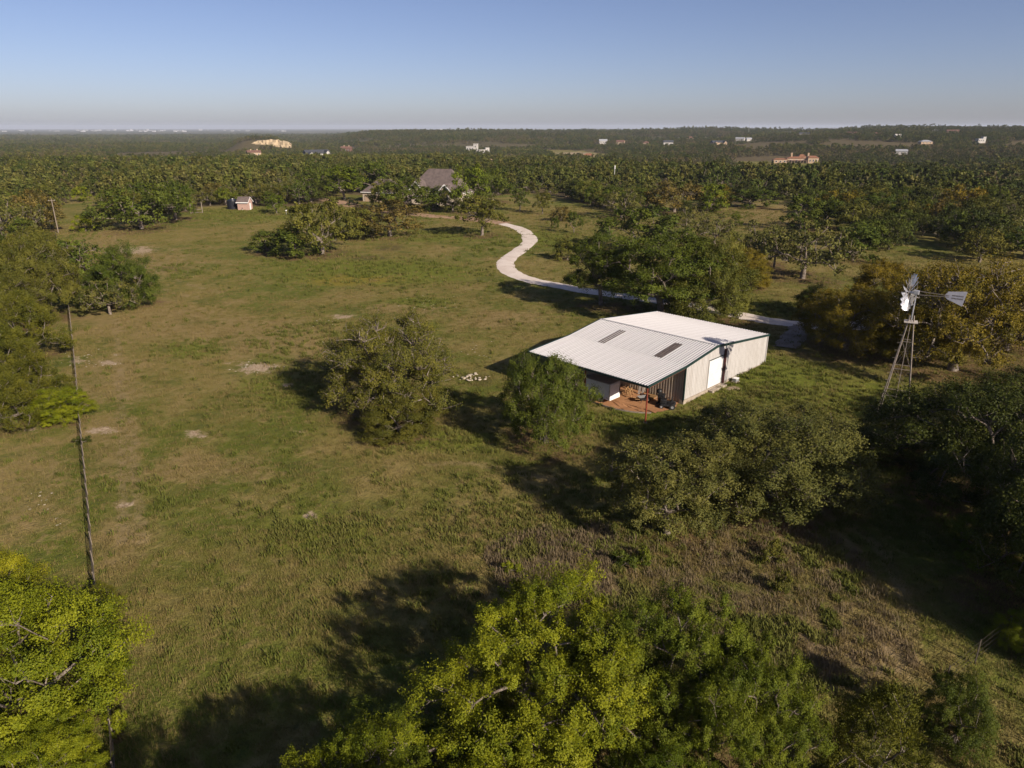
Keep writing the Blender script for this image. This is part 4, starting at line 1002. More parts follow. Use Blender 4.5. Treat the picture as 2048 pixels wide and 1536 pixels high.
MB().box((0, 0, .05), (.75, .6, .12)).build('slab', M['concrete'], ac); MB().box((0, 0, .26), (.6, .45, .3)).build('casing', M['galv'], ac, bevel=.03); MB().box((0, 0, .43), (.64, .5, .04)).build('lid', M['white_paint'], ac)

# ------------------------------------------------------------------ windmill
wx, wy, _z = G(1778, 866); WH = 12.4
wm = empty('farm_windmill', (wx, wy, _z), 0, label='steel farm windmill on a tall lattice tower in front of yellow-brown oaks', cat='windmill')
TWH = 10.6; bs, ts = 1.35, .15; rr = math.radians(-27)
def leg_pt(k, f):
    w_ = bs + (ts - bs) * f; a = rr + math.pi / 4 + k * math.pi / 2; return Vector((w_ * 1.414 * math.cos(a), w_ * 1.414 * math.sin(a), -.1 + TWH * f))
for k in range(4): MB().bar(leg_pt(k, 0), leg_pt(k, 1), .065, .065).build('tower_leg', M['tower_steel'], wm)
for f in (.13, .36, .58, .80):
    for k in range(4): MB().bar(leg_pt(k, f), leg_pt((k + 1) % 4, f), .04, .04).build('girt', M['tower_steel'], wm)
lv = [.0, .36, .58, .80]
for f0, f1 in zip(lv, lv[1:]):
    for k in range(4):
        MB().tube(leg_pt(k, f0), leg_pt((k + 1) % 4, f1), .006, n=4).tube(leg_pt((k + 1) % 4, f0), leg_pt(k, f1), .006, n=4).build('cross_brace', M['tower_steel'], wm)
MB().box((0, 0, TWH * .945), (1.0, .95, .06), Matrix.Rotation(rr, 3, 'Z')).build('platform', M['pale_plank'], wm)
MB().tube((0, 0, 0), (0, 0, TWH), .03, n=6).build('pump_rod', M['tower_steel'], wm)
MB().tube((0, 0, TWH - .4), (0, 0, WH - .1), .06, .05, 8).build('mast_pipe', M['galv'], wm)
for i in range(14): MB().bar(leg_pt(2, .06 + i * .06) * 1.01, leg_pt(2, .06 + i * .06) * 1.01 + Vector((-.3, .12, 0)), .025, .025).build('ladder_rung', M['tower_steel'], wm)
TA = math.radians(-38); WA = math.radians(-47); AX = Vector((-math.cos(WA), -math.sin(WA), 0)); SD = Vector((-AX.y, AX.x, 0)); UP = Vector((0, 0, 1)); HC = Vector((0, 0, WH))
MB().box(HC + Vector((0, 0, .05)), (.4, .26, .36), Matrix.Rotation(TA, 3, 'Z')).build('gearbox', M['galv'], wm, bevel=.05)
hub = HC + AX * .5
MB().tube(HC + AX * .2, hub + AX * .12, .10, n=12).build('hub', M['galv'], wm)
NB, RI, RO = 18, .52, 1.52
bm_ = MB()
for i in range(NB):                                            # sails: curved, pitched sheet blades
    t = 2 * math.pi * i / NB; er_ = SD * math.cos(t) + UP * math.sin(t); et = -SD * math.sin(t) + UP * math.cos(t)
    mb = MB(); vs = []; pitch = math.radians(33)
    for r_ in (RI, (RI + RO) / 2, RO):
        wd = .105 + .175 * (r_ - RI) / (RO - RI)
        for q in (-1, -.33, .33, 1): vs.append(hub + er_ * r_ + (et * math.cos(pitch) + AX * math.sin(pitch)) * wd * q + AX * (.05 * (1 - q * q)))
    for a in range(2):
        for b in range(3): mb.f.append((a * 4 + b, a * 4 + b + 1, a * 4 + b + 5, a * 4 + b + 4))
    mb.v = [tuple(p) for p in vs]; mb.build('blade', M['galv'], wm)
for rad_ in (RI + .08, RO - .25):
    mb = MB()
    for i in range(36):
        t0, t1 = 2 * math.pi * i / 36, 2 * math.pi * (i + 1) / 36
        mb.tube(hub + (SD * math.cos(t0) + UP * math.sin(t0)) * rad_ - AX * .09, hub + (SD * math.cos(t1) + UP * math.sin(t1)) * rad_ - AX * .09, .016, n=4)
    mb.build('wheel_rim', M['tower_steel'], wm)
for i in range(6):
    t = 2 * math.pi * i / 6; MB().tube(hub, hub + (SD * math.cos(t) + UP * math.sin(t)) * (RO - .2) - AX * .08, .016, n=5).build('spoke', M['tower_steel'], wm)
TD = Vector((math.cos(TA), math.sin(TA), 0)); SD = Vector((TD.y, -TD.x, 0))
MB().bar(HC + TD * .2 + UP * .18, HC + TD * 2.3 + UP * .10, .04, .05).build('tail_bone', M['tower_steel'], wm)
MB().bar(HC + TD * .2 - UP * .12, HC + TD * 2.3 + UP * .0, .04, .05).build('tail_bone', M['tower_steel'], wm)
def vp(a, b, off): return HC + TD * (a * .86) + UP * b + SD * off
outl = [(2.35, .14), (2.55, .42), (4.05, .58), (3.85, -.62), (2.6, -.20), (2.35, -.02)]
vn = MB(); n_ = len(outl); vn.add([vp(a, b, -.012) for a, b in outl] + [vp(a, b, .012) for a, b in outl], [tuple(range(n_))[::-1], tuple(range(n_, 2 * n_))] + [(i, (i + 1) % n_, n_ + (i + 1) % n_, n_ + i) for i in range(n_)])
vane = vn.build('tail_vane', M['vane'], wm)
# faded maker's lettering and curved rib on the vane: two illegible lines of dark strokes
for sgn in (-1, 1):
    mk = MB()
    for row, y0 in ((0, .16), (1, -.06)):
        for i in range(9):
            a = 2.95 + i * .105
            mk.box(vp(a, y0 - .02 * i * 0, sgn * .017), (.045, .004, .11), Matrix.Rotation(TA, 3, 'Z'))
    mk.build('faded_lettering', M['tower_steel'], vane)
for a, b in (((2.62, .1), (2.8, .28)), ((2.8, .28), (3.95, .44)), ((2.62, .1), (2.75, -.12)), ((2.75, -.12), (3.8, -.44))):
    MB().bar(vp(*a, -.02), vp(*b, -.02), .02, .02).build('vane_rib', M['tower_steel'], vane)

# ------------------------------------------------------------------ fences
def fence_line(pix):
    return catmull([G(*p)[:2] for p in pix], 6)
FN = [(112,470),(128,545),(137,605),(150,725),(162,860),(176,1000),(190,1165),(208,1290),(220,1400),(231,1560),(240,1700)]
fc = fence_line(FN); seg = np.linalg.norm(np.diff(fc, axis=0), axis=1); cum = np.concatenate([[0], np.cumsum(seg)])
def at_len(l): return np.array([np.interp(l, cum, fc[:, 0]), np.interp(l, cum, fc[:, 1])])
o0 = at_len(cum[-1]); fence = empty('long_ranch_fence', (0, 0, 0), 0, label='long weathered post and wire fence with top rail running along the left meadow edge', cat='fence')
FHT = .95; Ltot = cum[-1]; step = 2.6; npost = int(Ltot / step)
pm = MB().tube((0, 0, -.3), (0, 0, FHT + .04), .045, .04, 7).mesh('post'); pm.materials.append(M['grey_wood'])
for i in range(npost + 1):
    p = at_len(i * step); obj('post', pm, None, fence, (p[0], p[1], float(T(*p))), rnd.uniform(0, 6))
for i in range(npost):
    a, b = at_len(i * step), at_len((i + 1) * step)
    MB().bar((*a, T(*a) + FHT), (*b, T(*b) + FHT), .022, .03).build('top_rail', M['wire'], fence)
    MB().bar((*a, T(*a) + .09), (*b, T(*b) + .09), .03, .07).build('bottom_board', M['grey_wood'], fence)
mb = MB(); ns = int(Ltot / .16); prng = random.Random(3)
for i in range(ns):
    p = at_len(i * .16 + prng.uniform(-.04, .04)); q = p + np.array([prng.uniform(-.012, .012), prng.uniform(-.012, .012)]); z = float(T(*p)); w_ = prng.uniform(.004, .008)
    mb.tube((p[0], p[1], z - .05), (q[0], q[1], z + FHT - prng.uniform(.02, .12)), w_, w_ * .8, 4, False)
st = mb.build('stay', M['wire'], fence); st['kind'] = 'stuff'
for h in (.22, .38, .54, .70, .86):
    mb = MB(); pts = [at_len(l) for l in np.arange(0, Ltot, step)]
    for a, b in zip(pts, pts[1:]): mb.tube((*a, T(*a) + h), (*b, T(*b) + h), .008, None, 4, False)
    mb.build('wire', M['wire'], fence)
f2 = fence_line([(2080,1232),(2010,1278),(1940,1335),(1880,1388),(1800,1455),(1700,1545),(1600,1640)])
wf = empty('wire_fence', (0, 0, 0), 0, label='thin wire fence with steel posts crossing the bottom right corner', cat='fence')
s2 = np.concatenate([[0], np.cumsum(np.linalg.norm(np.diff(f2, axis=0), axis=1))])
def at2(l): return np.array([np.interp(l, s2, f2[:, 0]), np.interp(l, s2, f2[:, 1])])
tp = MB().bar((0, 0, -.3), (0, 0, 1.5), .05, .05).mesh('post'); tp.materials.append(M['wire'])
Ls = np.arange(.6, s2[-1], 3.2)
for l in Ls:
    p = at2(l); obj('post', tp, None, wf, (p[0], p[1], float(T(*p))))
for h in (.35, .7, 1.05, 1.4):
    mb = MB()
    for a, b in zip(Ls, Ls[1:]):
        a, b = at2(a), at2(b); mb.tube((*a, T(*a) + h), (*b, T(*b) + h), .007, None, 4, False)
    mb.build('wire', M['wire'], wf)

# ------------------------------------------------------------------ utility pole, water tank, pump house, timber frame
b = G(117, 466); up = empty('utility_pole', b, .5, label='dark wooden utility pole at the left lane', cat='pole')
MB().tube((0, 0, -.5), (0, 0, 8.6), .15, .10, 8).build('pole', M['grey_wood'], up); MB().box((0, 0, 8.1), (1.6, .1, .12)).build('crossarm', M['grey_wood'], up)
for x in (-.65, .65): MB().lathe([(.04, 0), (.06, .06), (.04, .12), (.02, .14)], 8, (x, 0, 8.16)).build('insulator', M['galv'], up)
b = G(466, 418); tk = empty('water_tank', b, 0, label='black plastic water tank left of the pump house', cat='tank')
mb = MB(); pr_ = [(1.55, 0)]
for i in range(7): pr_ += [(1.55, .1 + i * .36), (1.62, .18 + i * .36), (1.62, .36 + i * .36), (1.55, .42 + i * .36)]
pr_ += [(1.5, 2.75), (.9, 3.0), (.3, 3.06)]
mb.lathe(pr_, 28).build('shell', M['tank'], tk, sm=False); MB().tube((.2, 0, 3.02), (.2, 0, 3.2), .24, n=14).build('lid', M['white_paint'], tk); MB().tube((1.5, -.5, .3), (1.75, -.6, .3), .06).build('outlet', M['galv'], tk)
b = G(491, 419); ph = empty('pump_house', b, math.radians(-4), label='little pink brick pump house with grey shingle roof', cat='shed')
MB().prism([(-1.65, 0), (1.65, 0), (1.65, 2.5), (0, 3.75), (-1.65, 2.5)], 'x', -1.7, 1.7).build('wall', M['pink_brick'], ph)
for s_ in (-1, 1):
    a_ = MB(); a_.add([(-1.95, s_ * 2.05, 2.28), (1.95, s_ * 2.05, 2.28), (1.95, 0, 3.86), (-1.95, 0, 3.86), (-1.95, s_ * 2.05, 2.40), (1.95, s_ * 2.05, 2.40), (1.95, 0, 3.99), (-1.95, 0, 3.99)], [(0, 1, 2, 3), (7, 6, 5, 4), (0, 4, 5, 1), (1, 5, 6, 2), (3, 2, 6, 7), (0, 3, 7, 4)])
    a_.build('roof', M['shingle'], ph); MB().box((0, s_ * 2.08, 2.28), (3.95, .06, .26)).build('fascia', M['white_paint'], ph)
for x in (-1.93, 1.93):
    for s_ in (-1, 1): MB().bar((x, s_ * 2.05, 2.26), (x, 0, 3.83), .06, .2).build('bargeboard', M['white_paint'], ph)
dd = MB().box((1.72, 0, 1.0), (.06, .9, 2.0)).build('door', M['white_paint'], ph); MB().tube((1.76, .35, 1.0), (1.82, .35, 1.0), .04).build('handle', M['black'], dd)
MB().tube((-.1, -1.9, 0), (-.1, -1.9, .8), .07).build('hydrant', M['brown_roof'], ph)
MB().lathe([(.12, 0), (.16, .2), (.1, .3)], 10, (.0, -2.2, 0)).build('bucket', M['white_paint'], ph)
b = G(394, 427); fr_ = empty('timber_frame', b, .3, label='grey timber swing frame standing by the far left oak', cat='frame')
for x in (-1.6, 1.6):
    for y in (-.5, .5): MB().bar((x, y, -.1), (x, y * .3, 3.0 if x < 0 else 3.4), .14, .14).build('post', M['grey_wood'], fr_)
MB().bar((-1.6, 0, 1.2), (1.6, 0, 1.2), .10, .14).build('rail', M['grey_wood'], fr_); MB().bar((-1.6, 0, .3), (1.6, 0, .3), .6, .08).build('deck_board', M['grey_wood'], fr_)
b = G(573, 430); fd_ = empty('globe_lamp', b, 0, label='white globe on a short post beside the forked tree', cat='lamp')
MB().tube((0, 0, 0), (0, 0, 1.1), .05).build('post', M['galv'], fd_); MB().lathe([(.05, 1.05), (.22, 1.2), (.3, 1.4), (.22, 1.6), (.05, 1.7)], 14).build('globe', M['white_paint'], fd_, sm=True)
b = G(1228, 372); bp = empty('white_post', b, 0, label='white pole sticking up among the oaks right of the far lawn', cat='pole')
MB().tube((0, 0, 0), (0, 0, 7.5), .08, n=8).build('pole', M['white_paint'], bp); MB().lathe([(.1, 7.4), (.22, 7.5), (.22, 8.8), (.15, 9.0)], 10).build('cap', M['white_paint'], bp)

# ------------------------------------------------------------------ main house
hs = empty('ranch_house', HOUSE_C, math.radians(-20), label='large house with steep grey-brown hipped roofs and white gable trim half hidden by oaks', cat='house')
def hip_block(parent, x0, x1, y0, y1, zw, zt, inset, wall='pale_stone', ov=.5):
    MB().box(((x0 + x1) / 2, (y0 + y1) / 2, zw / 2), (x1 - x0, y1 - y0, zw)).build('wall', M[wall], parent)
    cx0, cx1, cy = x0 + inset, x1 - inset, (y0 + y1) / 2
    vs = [(x0 - ov, y0 - ov, zw - .1), (x1 + ov, y0 - ov, zw - .1), (x1 + ov, y1 + ov, zw - .1), (x0 - ov, y1 + ov, zw - .1), (cx0, cy, zt), (cx1, cy, zt)]
    r_ = MB().add(vs, [(0, 1, 5, 4), (1, 2, 5), (2, 3, 4, 5), (3, 0, 4), (3, 2, 1, 0)]).build('roof', M['shingle'], parent)
    for a, b in ((0, 1), (1, 2), (2, 3), (3, 0)): MB().bar(Vector(vs[a]) + Vector((0, 0, .02)), Vector(vs[b]) + Vector((0, 0, .02)), .08, .22).build('fascia', M['white_paint'], r_)
    return r_
def front_gable(parent, xc, y0, y1, wd, zw, zt):
    MB().prism([(xc - wd / 2, 0), (xc + wd / 2, 0), (xc + wd / 2, zw), (xc, zt - .25), (xc - wd / 2, zw)], 'y', y0, y1).build('gable_wall', M['pale_stone'], parent)
    for s_ in (-1, 1):
        e_ = (xc + s_ * (wd / 2 + .5), zw - .5 * (zt - zw) / (wd / 2))
        MB().add([(xc, y0 - .45, zt), (e_[0], y0 - .45, e_[1]), (e_[0], y1, e_[1]), (xc, y1, zt), (xc, y0 - .45, zt + .18), (e_[0], y0 - .45, e_[1] + .18), (e_[0], y1, e_[1] + .18), (xc, y1, zt + .18)], [(0, 1, 2, 3), (7, 6, 5, 4), (0, 4, 5, 1), (1, 5, 6, 2), (2, 6, 7, 3), (3, 7, 4, 0)]).build('gable_roof', M['shingle'], parent)
        MB().bar((xc, y0 - .5, zt + .02), (e_[0], y0 - .5, e_[1] + .02), .07, .36).build('bargeboard', M['white_paint'], parent)
    wn_ = MB().box((xc, y0 - .02, zw * .62), (wd * .42, .08, 1.5)).build('window', M['white_paint'], parent); MB().box((xc, y0 - .06, zw * .62), (wd * .38, .06, 1.34)).build('pane', M['glass'], wn_)
hip_block(hs, -2, 16, -3, 10, 4.2, 11.2, 4.6)
hip_block(hs, 9, 18.5, -6.5, 5, 3.9, 8.6, 4.4)
hip_block(hs, -1.5, 4.5, -6.0, 2, 4.0, 8.2, 2.2)
front_gable(hs, 2.5, -6.4, 2, 4.0, 5.2, 7.4); front_gable(hs, 14.2, -8.5, -2, 6.0, 3.9, 6.8)
hip_block(hs, -19, -7, -6, 5, 3.4, 7.6, 3.6)
MB().box((-4.5, 0, 1.6), (5.4, 5, 3.2)).build('wall', M['pale_stone'], hs); MB().prism([(-2.8, 3.2), (2.8, 3.2), (0, 5.6)], 'x', -7.4, -1.6).build('roof', M['shingle'], hs)
for x in (-17, -14.2, -11.4):
    d_ = MB().box((x, -6.06, 1.3), (2.3, .12, 2.4)).build('garage_door', M['stucco'], hs); MB().box((x, -6.14, 2.1), (1.9, .05, .35)).build('pane', M['glass'], d_)
for (x, y) in ((6.5, -3.06), (9.5, -3.06), (17, -6.56)):
    w_ = MB().box((x, y, 1.8), (1.5, .1, 1.7)).build('window', M['white_paint'], hs); MB().box((x, y - .05, 1.8), (1.3, .06, 1.5)).build('pane', M['glass'], w_)
MB().box((3.2, 5.2, 9.6), (.9, .8, 2.2)).build('chimney', M['pale_stone'], hs); MB().tube((11, 2.5, 8.0), (11, 2.5, 9.5), .12).build('flue', M['galv'], hs)
MB().box((16.2, -3.6, 7.4), (.8, .5, .15)).build('roof_vent', M['white_paint'], hs)
b = G(704, 411); hd = empty('dark_hedge', b, 0, label='dark clipped shrub mound left of the garage', cat='hedge')
hd.scale = (1.7, 1.3, 1.7); pr = PROTO['shrub'][0]; obj('stem', pr['trunk'], None, hd); c_ = obj('foliage', pr['crown'], None, hd); c_.color = (.02, .032, .012, 1)

# ------------------------------------------------------------------ far houses
def far_house(b, w, h, wall, roof, style, label):
    yaw = rnd.uniform(-.4, .4) + math.atan2(-b[0], b[1]) * .6
    e = empty('far_house', (b[0], b[1], b[2] - .3), yaw, label=label, cat='house'); d = w * .6; hw = h * .58; bot = 0
    h += 1.5; hw += 1.2
    def win(parent, x, y, z, ww, hh):
        f_ = MB().box((x, y, z), (ww, .12, hh)).build('window', M['white_paint'], parent); MB().box((x, y - .06, z), (ww * .86, .08, hh * .86)).build('pane', M['glass'], f_)
    if style == 'block':
        MB().box((-w * .12, 0, h * .36), (w * .76, d, h * .72)).build('wall', M[wall], e); MB().box((w * .3, d * .1, h * .5), (w * .34, d * .7, h)).build('tower_wall', M[wall], e)
        MB().box((-w * .12, 0, h * .74), (w * .80, d * 1.05, h * .05)).build('roof', M[roof], e); MB().box((w * .3, d * .1, h * 1.02), (w * .38, d * .76, h * .05)).build('tower_roof', M[roof], e)
        for x in (-.38, -.14, .08): win(e, w * x, -d / 2 - .03, h * .45, w * .11, h * .22)
        win(e, w * .3, -d * .25 - .03, h * .7, w * .12, h * .22)
        return
    MB().box((0, 0, hw / 2), (w, d, hw)).build('wall', M[wall], e)
    ov = .5
    if style == 'hip':
        i = w * .3; vs = [(-w / 2 - ov, -d / 2 - ov, hw), (w / 2 + ov, -d / 2 - ov, hw), (w / 2 + ov, d / 2 + ov, hw), (-w / 2 - ov, d / 2 + ov, hw), (-w / 2 + i, 0, h), (w / 2 - i, 0, h)]
        MB().add(vs, [(0, 1, 5, 4), (1, 2, 5), (2, 3, 4, 5), (3, 0, 4), (3, 2, 1, 0)]).build('roof', M[roof], e)
    else:
        r_ = MB().prism([(-d / 2 - ov, hw), (d / 2 + ov, hw), (0, h)], 'x', -w / 2 - ov, w / 2 + ov).build('roof', M[roof], e)
        if style == 'chimney':
            for x in (-.2, .28): MB().box((w * x, 0, h * .95), (w * .09, w * .07, h * .45)).build('chimney', M[wall if wall != 'brown_roof' else 'stucco'], r_)
        if style == 'wing':
            for x, k in ((-.34, .8), (.33, .95)):
                MB().box((w * x, -d * .55, hw * .45), (w * .24, d * .5, hw * .9)).build('wing_wall', M[wall], e)
                MB().prism([(w * (x - .15), hw * .88), (w * (x + .15), hw * .88), (w * x, h * k)], 'y', -d * .84, 0).build('wing_roof', M[roof], e)
                MB().prism([(w * (x - .115), hw * .9), (w * (x + .115), hw * .9), (w * x, h * k * .94)], 'y', -d * .87, -d * .845).build('gable', M[wall], e)
        elif style == 'gable':
            MB().prism([(-d * .46, hw), (d * .46, hw), (0, h * .96)], 'x', w / 2 + ov, w / 2 + ov + .12).build('gable', M[wall], e)
    for x in (-.3, 0, .3): win(e, w * x, -d / 2 - .03, hw * .55, w * .12, hw * .34)
for (row, (b, w, h)) in zip(FARH, FAR_POS): far_house(b, w, h, row[4], row[5], row[6], row[7])
b = MANSION; d = b[1]; k = d / FPX * 1.02
mn = empty('hilltop_mansion', (b[0], b[1], b[2] - .3), -.15, label='sprawling tan stucco mansion with terracotta roofs on a bare rise', cat='house')
for (x, w, h, y, dd_) in ((-30, 24, 10, 0, 10), (0, 34, 13, 4, 12), (28, 18, 15, 0, 11), (12, 12, 17, 8, 9)):
    x, w, h = x * k, w * k * 1.05, h * k * .85
    MB().box((x, y, h * .4), (w, dd_, h * .8)).build('wall', M['stucco'], mn)
    MB().add([(x - w / 2 - .5, y - dd_ / 2 - .5, h * .8), (x + w / 2 + .5, y - dd_ / 2 - .5, h * .8), (x + w / 2 + .5, y + dd_ / 2 + .5, h * .8), (x - w / 2 - .5, y + dd_ / 2 + .5, h * .8), (x - w * .25, y, h * 1.08), (x + w * .25, y, h * 1.08)], [(0, 1, 5, 4), (1, 2, 5), (2, 3, 4, 5), (3, 0, 4), (3, 2, 1, 0)]).build('roof', M['terracotta'], mn)
    for q in (-.3, 0, .3):
        f_ = MB().box((x + w * q, y - dd_ / 2 - .04, h * .42), (w * .13, .12, h * .34)).build('window', M['white_paint'], mn); MB().box((x + w * q, y - dd_ / 2 - .1, h * .42), (w * .11, .08, h * .3)).build('pane', M['glass'], f_)
MB().box((0, -4.2, 5.4 * k), (34 * k, 4.5, .4)).build('porch_roof', M['brown_roof'], mn)
for i in range(7): MB().tube(((-16 + i * 5.3) * k, -6, 0), ((-16 + i * 5.3) * k, -6, 5.4 * k), .2, n=6).build('porch_post', M['stucco'], mn)
for x in (-8, 22): MB().box((x * k, 4, 15 * k), (1.6, 1.4, 4)).build('chimney', M['stucco'], mn)

# limestone cliff, radio mast and the far town on the skyline
b = G(538, 292); kx = b[1] / FPX; cl = empty('limestone_cliff', (b[0], b[1] + 6, b[2] - 2), .05, label='cream limestone cliff band cut into the wooded bluff', cat='cliff')
crng = random.Random(6)
for lay in range(3):
    mb = MB(); nseg = 22; top = []; W_ = 76 * kx
    for i in range(nseg + 1):
        x = -W_ / 2 + W_ * i / nseg; env = math.sin(math.pi * min(1, max(0, (i + .6) / (nseg + 1.2)))) ** .35
        y = lay * 3.0 + crng.uniform(-2.2, 2.2); z1 = (3.5 + lay * 4.5 + crng.uniform(-1, 1)) * env
        top.append((x, y, z1))
    vs = []; 
    for (x, y, z1) in top: vs += [(x, y - .8, -1), (x, y, z1), (x, y + 5, z1 + .3), (x, y + 5, -1)]
    fs = []
    for i in range(nseg):
        a, c2 = i * 4, i * 4 + 4
        fs += [(a, c2, c2 + 1, a + 1), (a + 1, c2 + 1, c2 + 2, a + 2), (a + 2, c2 + 2, c2 + 3, a + 3)]
    fs += [(0, 1, 2, 3), (nseg * 4 + 3, nseg * 4 + 2, nseg * 4 + 1, nseg * 4)]
    mb.add(vs, fs).build('rock_ledge', M['limestone'], cl)
b = G(1497, 268); ms = empty('radio_mast', b, 0, label='thin radio mast on the skyline right of centre', cat='mast')
mh = 26 * b[1] / FPX
for k in range(3):
    a = 2.09 * k; MB().tube((.5 * math.cos(a), .5 * math.sin(a), 0), (.3 * math.cos(a), .3 * math.sin(a), mh), .12, n=4).build('mast_leg', M['galv'], ms)
MB().tube((0, 0, mh), (0, 0, mh + 4), .12, n=4).build('antenna', M['galv'], ms)
mb = MB(); trng = random.Random(9)
for i in range(110):
    px = trng.choice([trng.uniform(70, 620), trng.uniform(250, 450), trng.uniform(780, 1120)]); D = trng.uniform(9000, 15000); x = (px - 1024) / FPX * D * 1.06; z = float(T(x, D))
    h_ = trng.uniform(4, 11) * (2.5 if trng.random() < .06 else 1); w_ = trng.uniform(12, 50); mb.box((x, D, z + h_ / 2), (w_, 30, h_))
tag(mb.build('distant_town', M['town']), 'pale specks of a distant town along the left horizon', 'town', kind='stuff')

# ------------------------------------------------------------------ loose limestone
def rock_mesh(seed):
    r_ = random.Random(seed); mb = MB(); vs = []
    for a, b_ in ((-.6, .7), (0, 1.0), (.55, .75)):
        for k in range(6): t = k * 1.047 + r_.uniform(-.3, .3); q = b_ * r_.uniform(.75, 1.2); vs.append((q * math.cos(t), q * math.sin(t), a * .6 + r_.uniform(-.1, .1)))
    vs += [(0, 0, -.45), (0, 0, .5)]
    fs = [(r2 * 6 + k, r2 * 6 + (k + 1) % 6, r2 * 6 + 6 + (k + 1) % 6, r2 * 6 + 6 + k) for r2 in range(2) for k in range(6)] + [(18, (k + 1) % 6, k) for k in range(6)] + [(19, 12 + k, 12 + (k + 1) % 6) for k in range(6)]
    me = mb.add(vs, fs).mesh('rock'); me.materials.append(M['rock']); return me
ROCKS = [rock_mesh(s) for s in range(4)]
b = G(938, 757); rp = empty('rock_pile', b, 0, label='pile of pale limestone rocks in the brown patch left of the barn', cat='rock pile'); r_ = random.Random(2)
for i in range(34):
    q = obj('rock', ROCKS[i % 4], None, rp, (r_.gauss(0, .75), r_.gauss(0, .55), r_.uniform(.05, .3)), r_.uniform(0, 6)); s_ = r_.uniform(.09, .22); q.scale = (s_, s_ * .8, s_ * .7)
STONE = [(860, 608, 60, 12, 46, 'above the gnarled oak'), (190, 722, 50, 16, 40, 'beside the long fence'), (505, 735, 46, 12, 50, 'in the pale bare patch left of the gnarled oak'), (960, 700, 40, 20, 16, 'in the grass left of the barn roof'), (620, 640, 60, 20, 16, 'in the meadow behind the gnarled oak'), (70, 1010, 60, 40, 14, 'on the dry ground left of the fence')]
for (cx, cy_, hw, hh, cnt, wd) in STONE:
    v = []; f = []; r_ = random.Random(cx)
    for i in range(cnt):
        p = G(cx + r_.gauss(0, hw * .55), cy_ + r_.gauss(0, hh * .55)); me = ROCKS[i % 4]; s_ = r_.uniform(.025, .08); a = r_.uniform(0, 6); n0 = len(v)
        for q in me.vertices: v.append((p[0] + s_ * 1.5 * (q.co.x * math.cos(a) - q.co.y * math.sin(a)), p[1] + s_ * 1.5 * (q.co.x * math.sin(a) + q.co.y * math.cos(a)), p[2] + .02 + s_ * .5 * q.co.z))
        f += [tuple(n0 + k for k in pl.vertices) for pl in me.polygons]
    me = bpy.data.meshes.new('limestone_chips'); me.from_pydata(v, [], f); tag(obj('limestone_chips', me, M['rock']), f'scatter of pale limestone chips {wd}', 'stones', kind='stuff')

# ------------------------------------------------------------------ grass
def tuft_mesh(name, nb, h, spread, wid, mat, seed):
    r_ = random.Random(seed); v = []; f = []; tone = []
    for i in range(nb):
        a = r_.uniform(0, 6.28); q = spread * math.sqrt(r_.random()); bx, by = q * math.cos(a), q * math.sin(a); d = r_.uniform(0, 6.28); hh = h * r_.uniform(.5, 1.1); ln = hh * r_.uniform(.2, .8)
        w_ = wid * r_.uniform(.7, 1.3); n0 = len(v); cx, sx = math.cos(d), math.sin(d)
        v += [(bx - sx * w_, by + cx * w_, -.02), (bx + sx * w_, by - cx * w_, -.02), (bx + cx * ln * .45 + sx * w_ * .7, by + sx * ln * .45 - cx * w_ * .7, hh * .7), (bx + cx * ln * .45 - sx * w_ * .7, by + sx * ln * .45 + cx * w_ * .7, hh * .7), (bx + cx * ln, by + sx * ln, hh)]
        f += [(n0, n0 + 1, n0 + 2, n0 + 3), (n0 + 3, n0 + 2, n0 + 4)]; tone += [r_.random()] * 5
    me = bpy.data.meshes.new(name); me.from_pydata(v, [], f); at = me.attributes.new('tone', 'FLOAT', 'POINT'); at.data.foreach_set('value', tone); me.materials.append(mat); return me
def grass_mat(name, cols):
    m, nt, out = new_mat(name); col, pos, (n1, n2, n3, n4) = ground_base(nt)
    rv = N(nt, 'ShaderNodeObjectInfo').outputs['Random']; at = N(nt, 'ShaderNodeAttribute', attribute_name='tone').outputs['Fac']
    own = mix(nt, rv, cols[0], cols[1]); own = mix(nt, math_(nt, 'MULTIPLY', at, .6), own, cols[2]); col = mix(nt, cols[3], col, own)
    p = principled(nt, None, col, .8, 0, .1); tr_ = N(nt, 'ShaderNodeBsdfTranslucent'); nt.links.new(col, tr_.inputs[0]); s_ = N(nt, 'ShaderNodeMixShader'); s_.inputs[0].default_value = .25
    nt.links.new(p.outputs[0], s_.inputs[1]); nt.links.new(tr_.outputs[0], s_.inputs[2]); nt.links.new(s_.outputs[0], out.inputs[0]); return m
GM = [grass_mat('meadow_grass', [(.112, .120, .021), (.172, .146, .042), (.205, .165, .058), .4]), grass_mat('dry_grass', [(.210, .155, .062), (.27, .20, .088), (.16, .118, .048), .6]), grass_mat('green_weeds', [(.075, .098, .016), (.105, .120, .020), (.125, .135, .03), .7]), grass_mat('dry_weeds', [(.125, .092, .062), (.175, .128, .088), (.21, .16, .105), .8])]
tufts = [tuft_mesh('grass_tuft', 16, .10, .26, .012, GM[0], 1), tuft_mesh('dry_grass_tuft', 14, .20, .22, .010, GM[1], 2), tuft_mesh('weed_clump', 18, .24, .20, .022, GM[2], 3), tuft_mesh('dry_weed', 20, .34, .24, .014, GM[3], 4)]
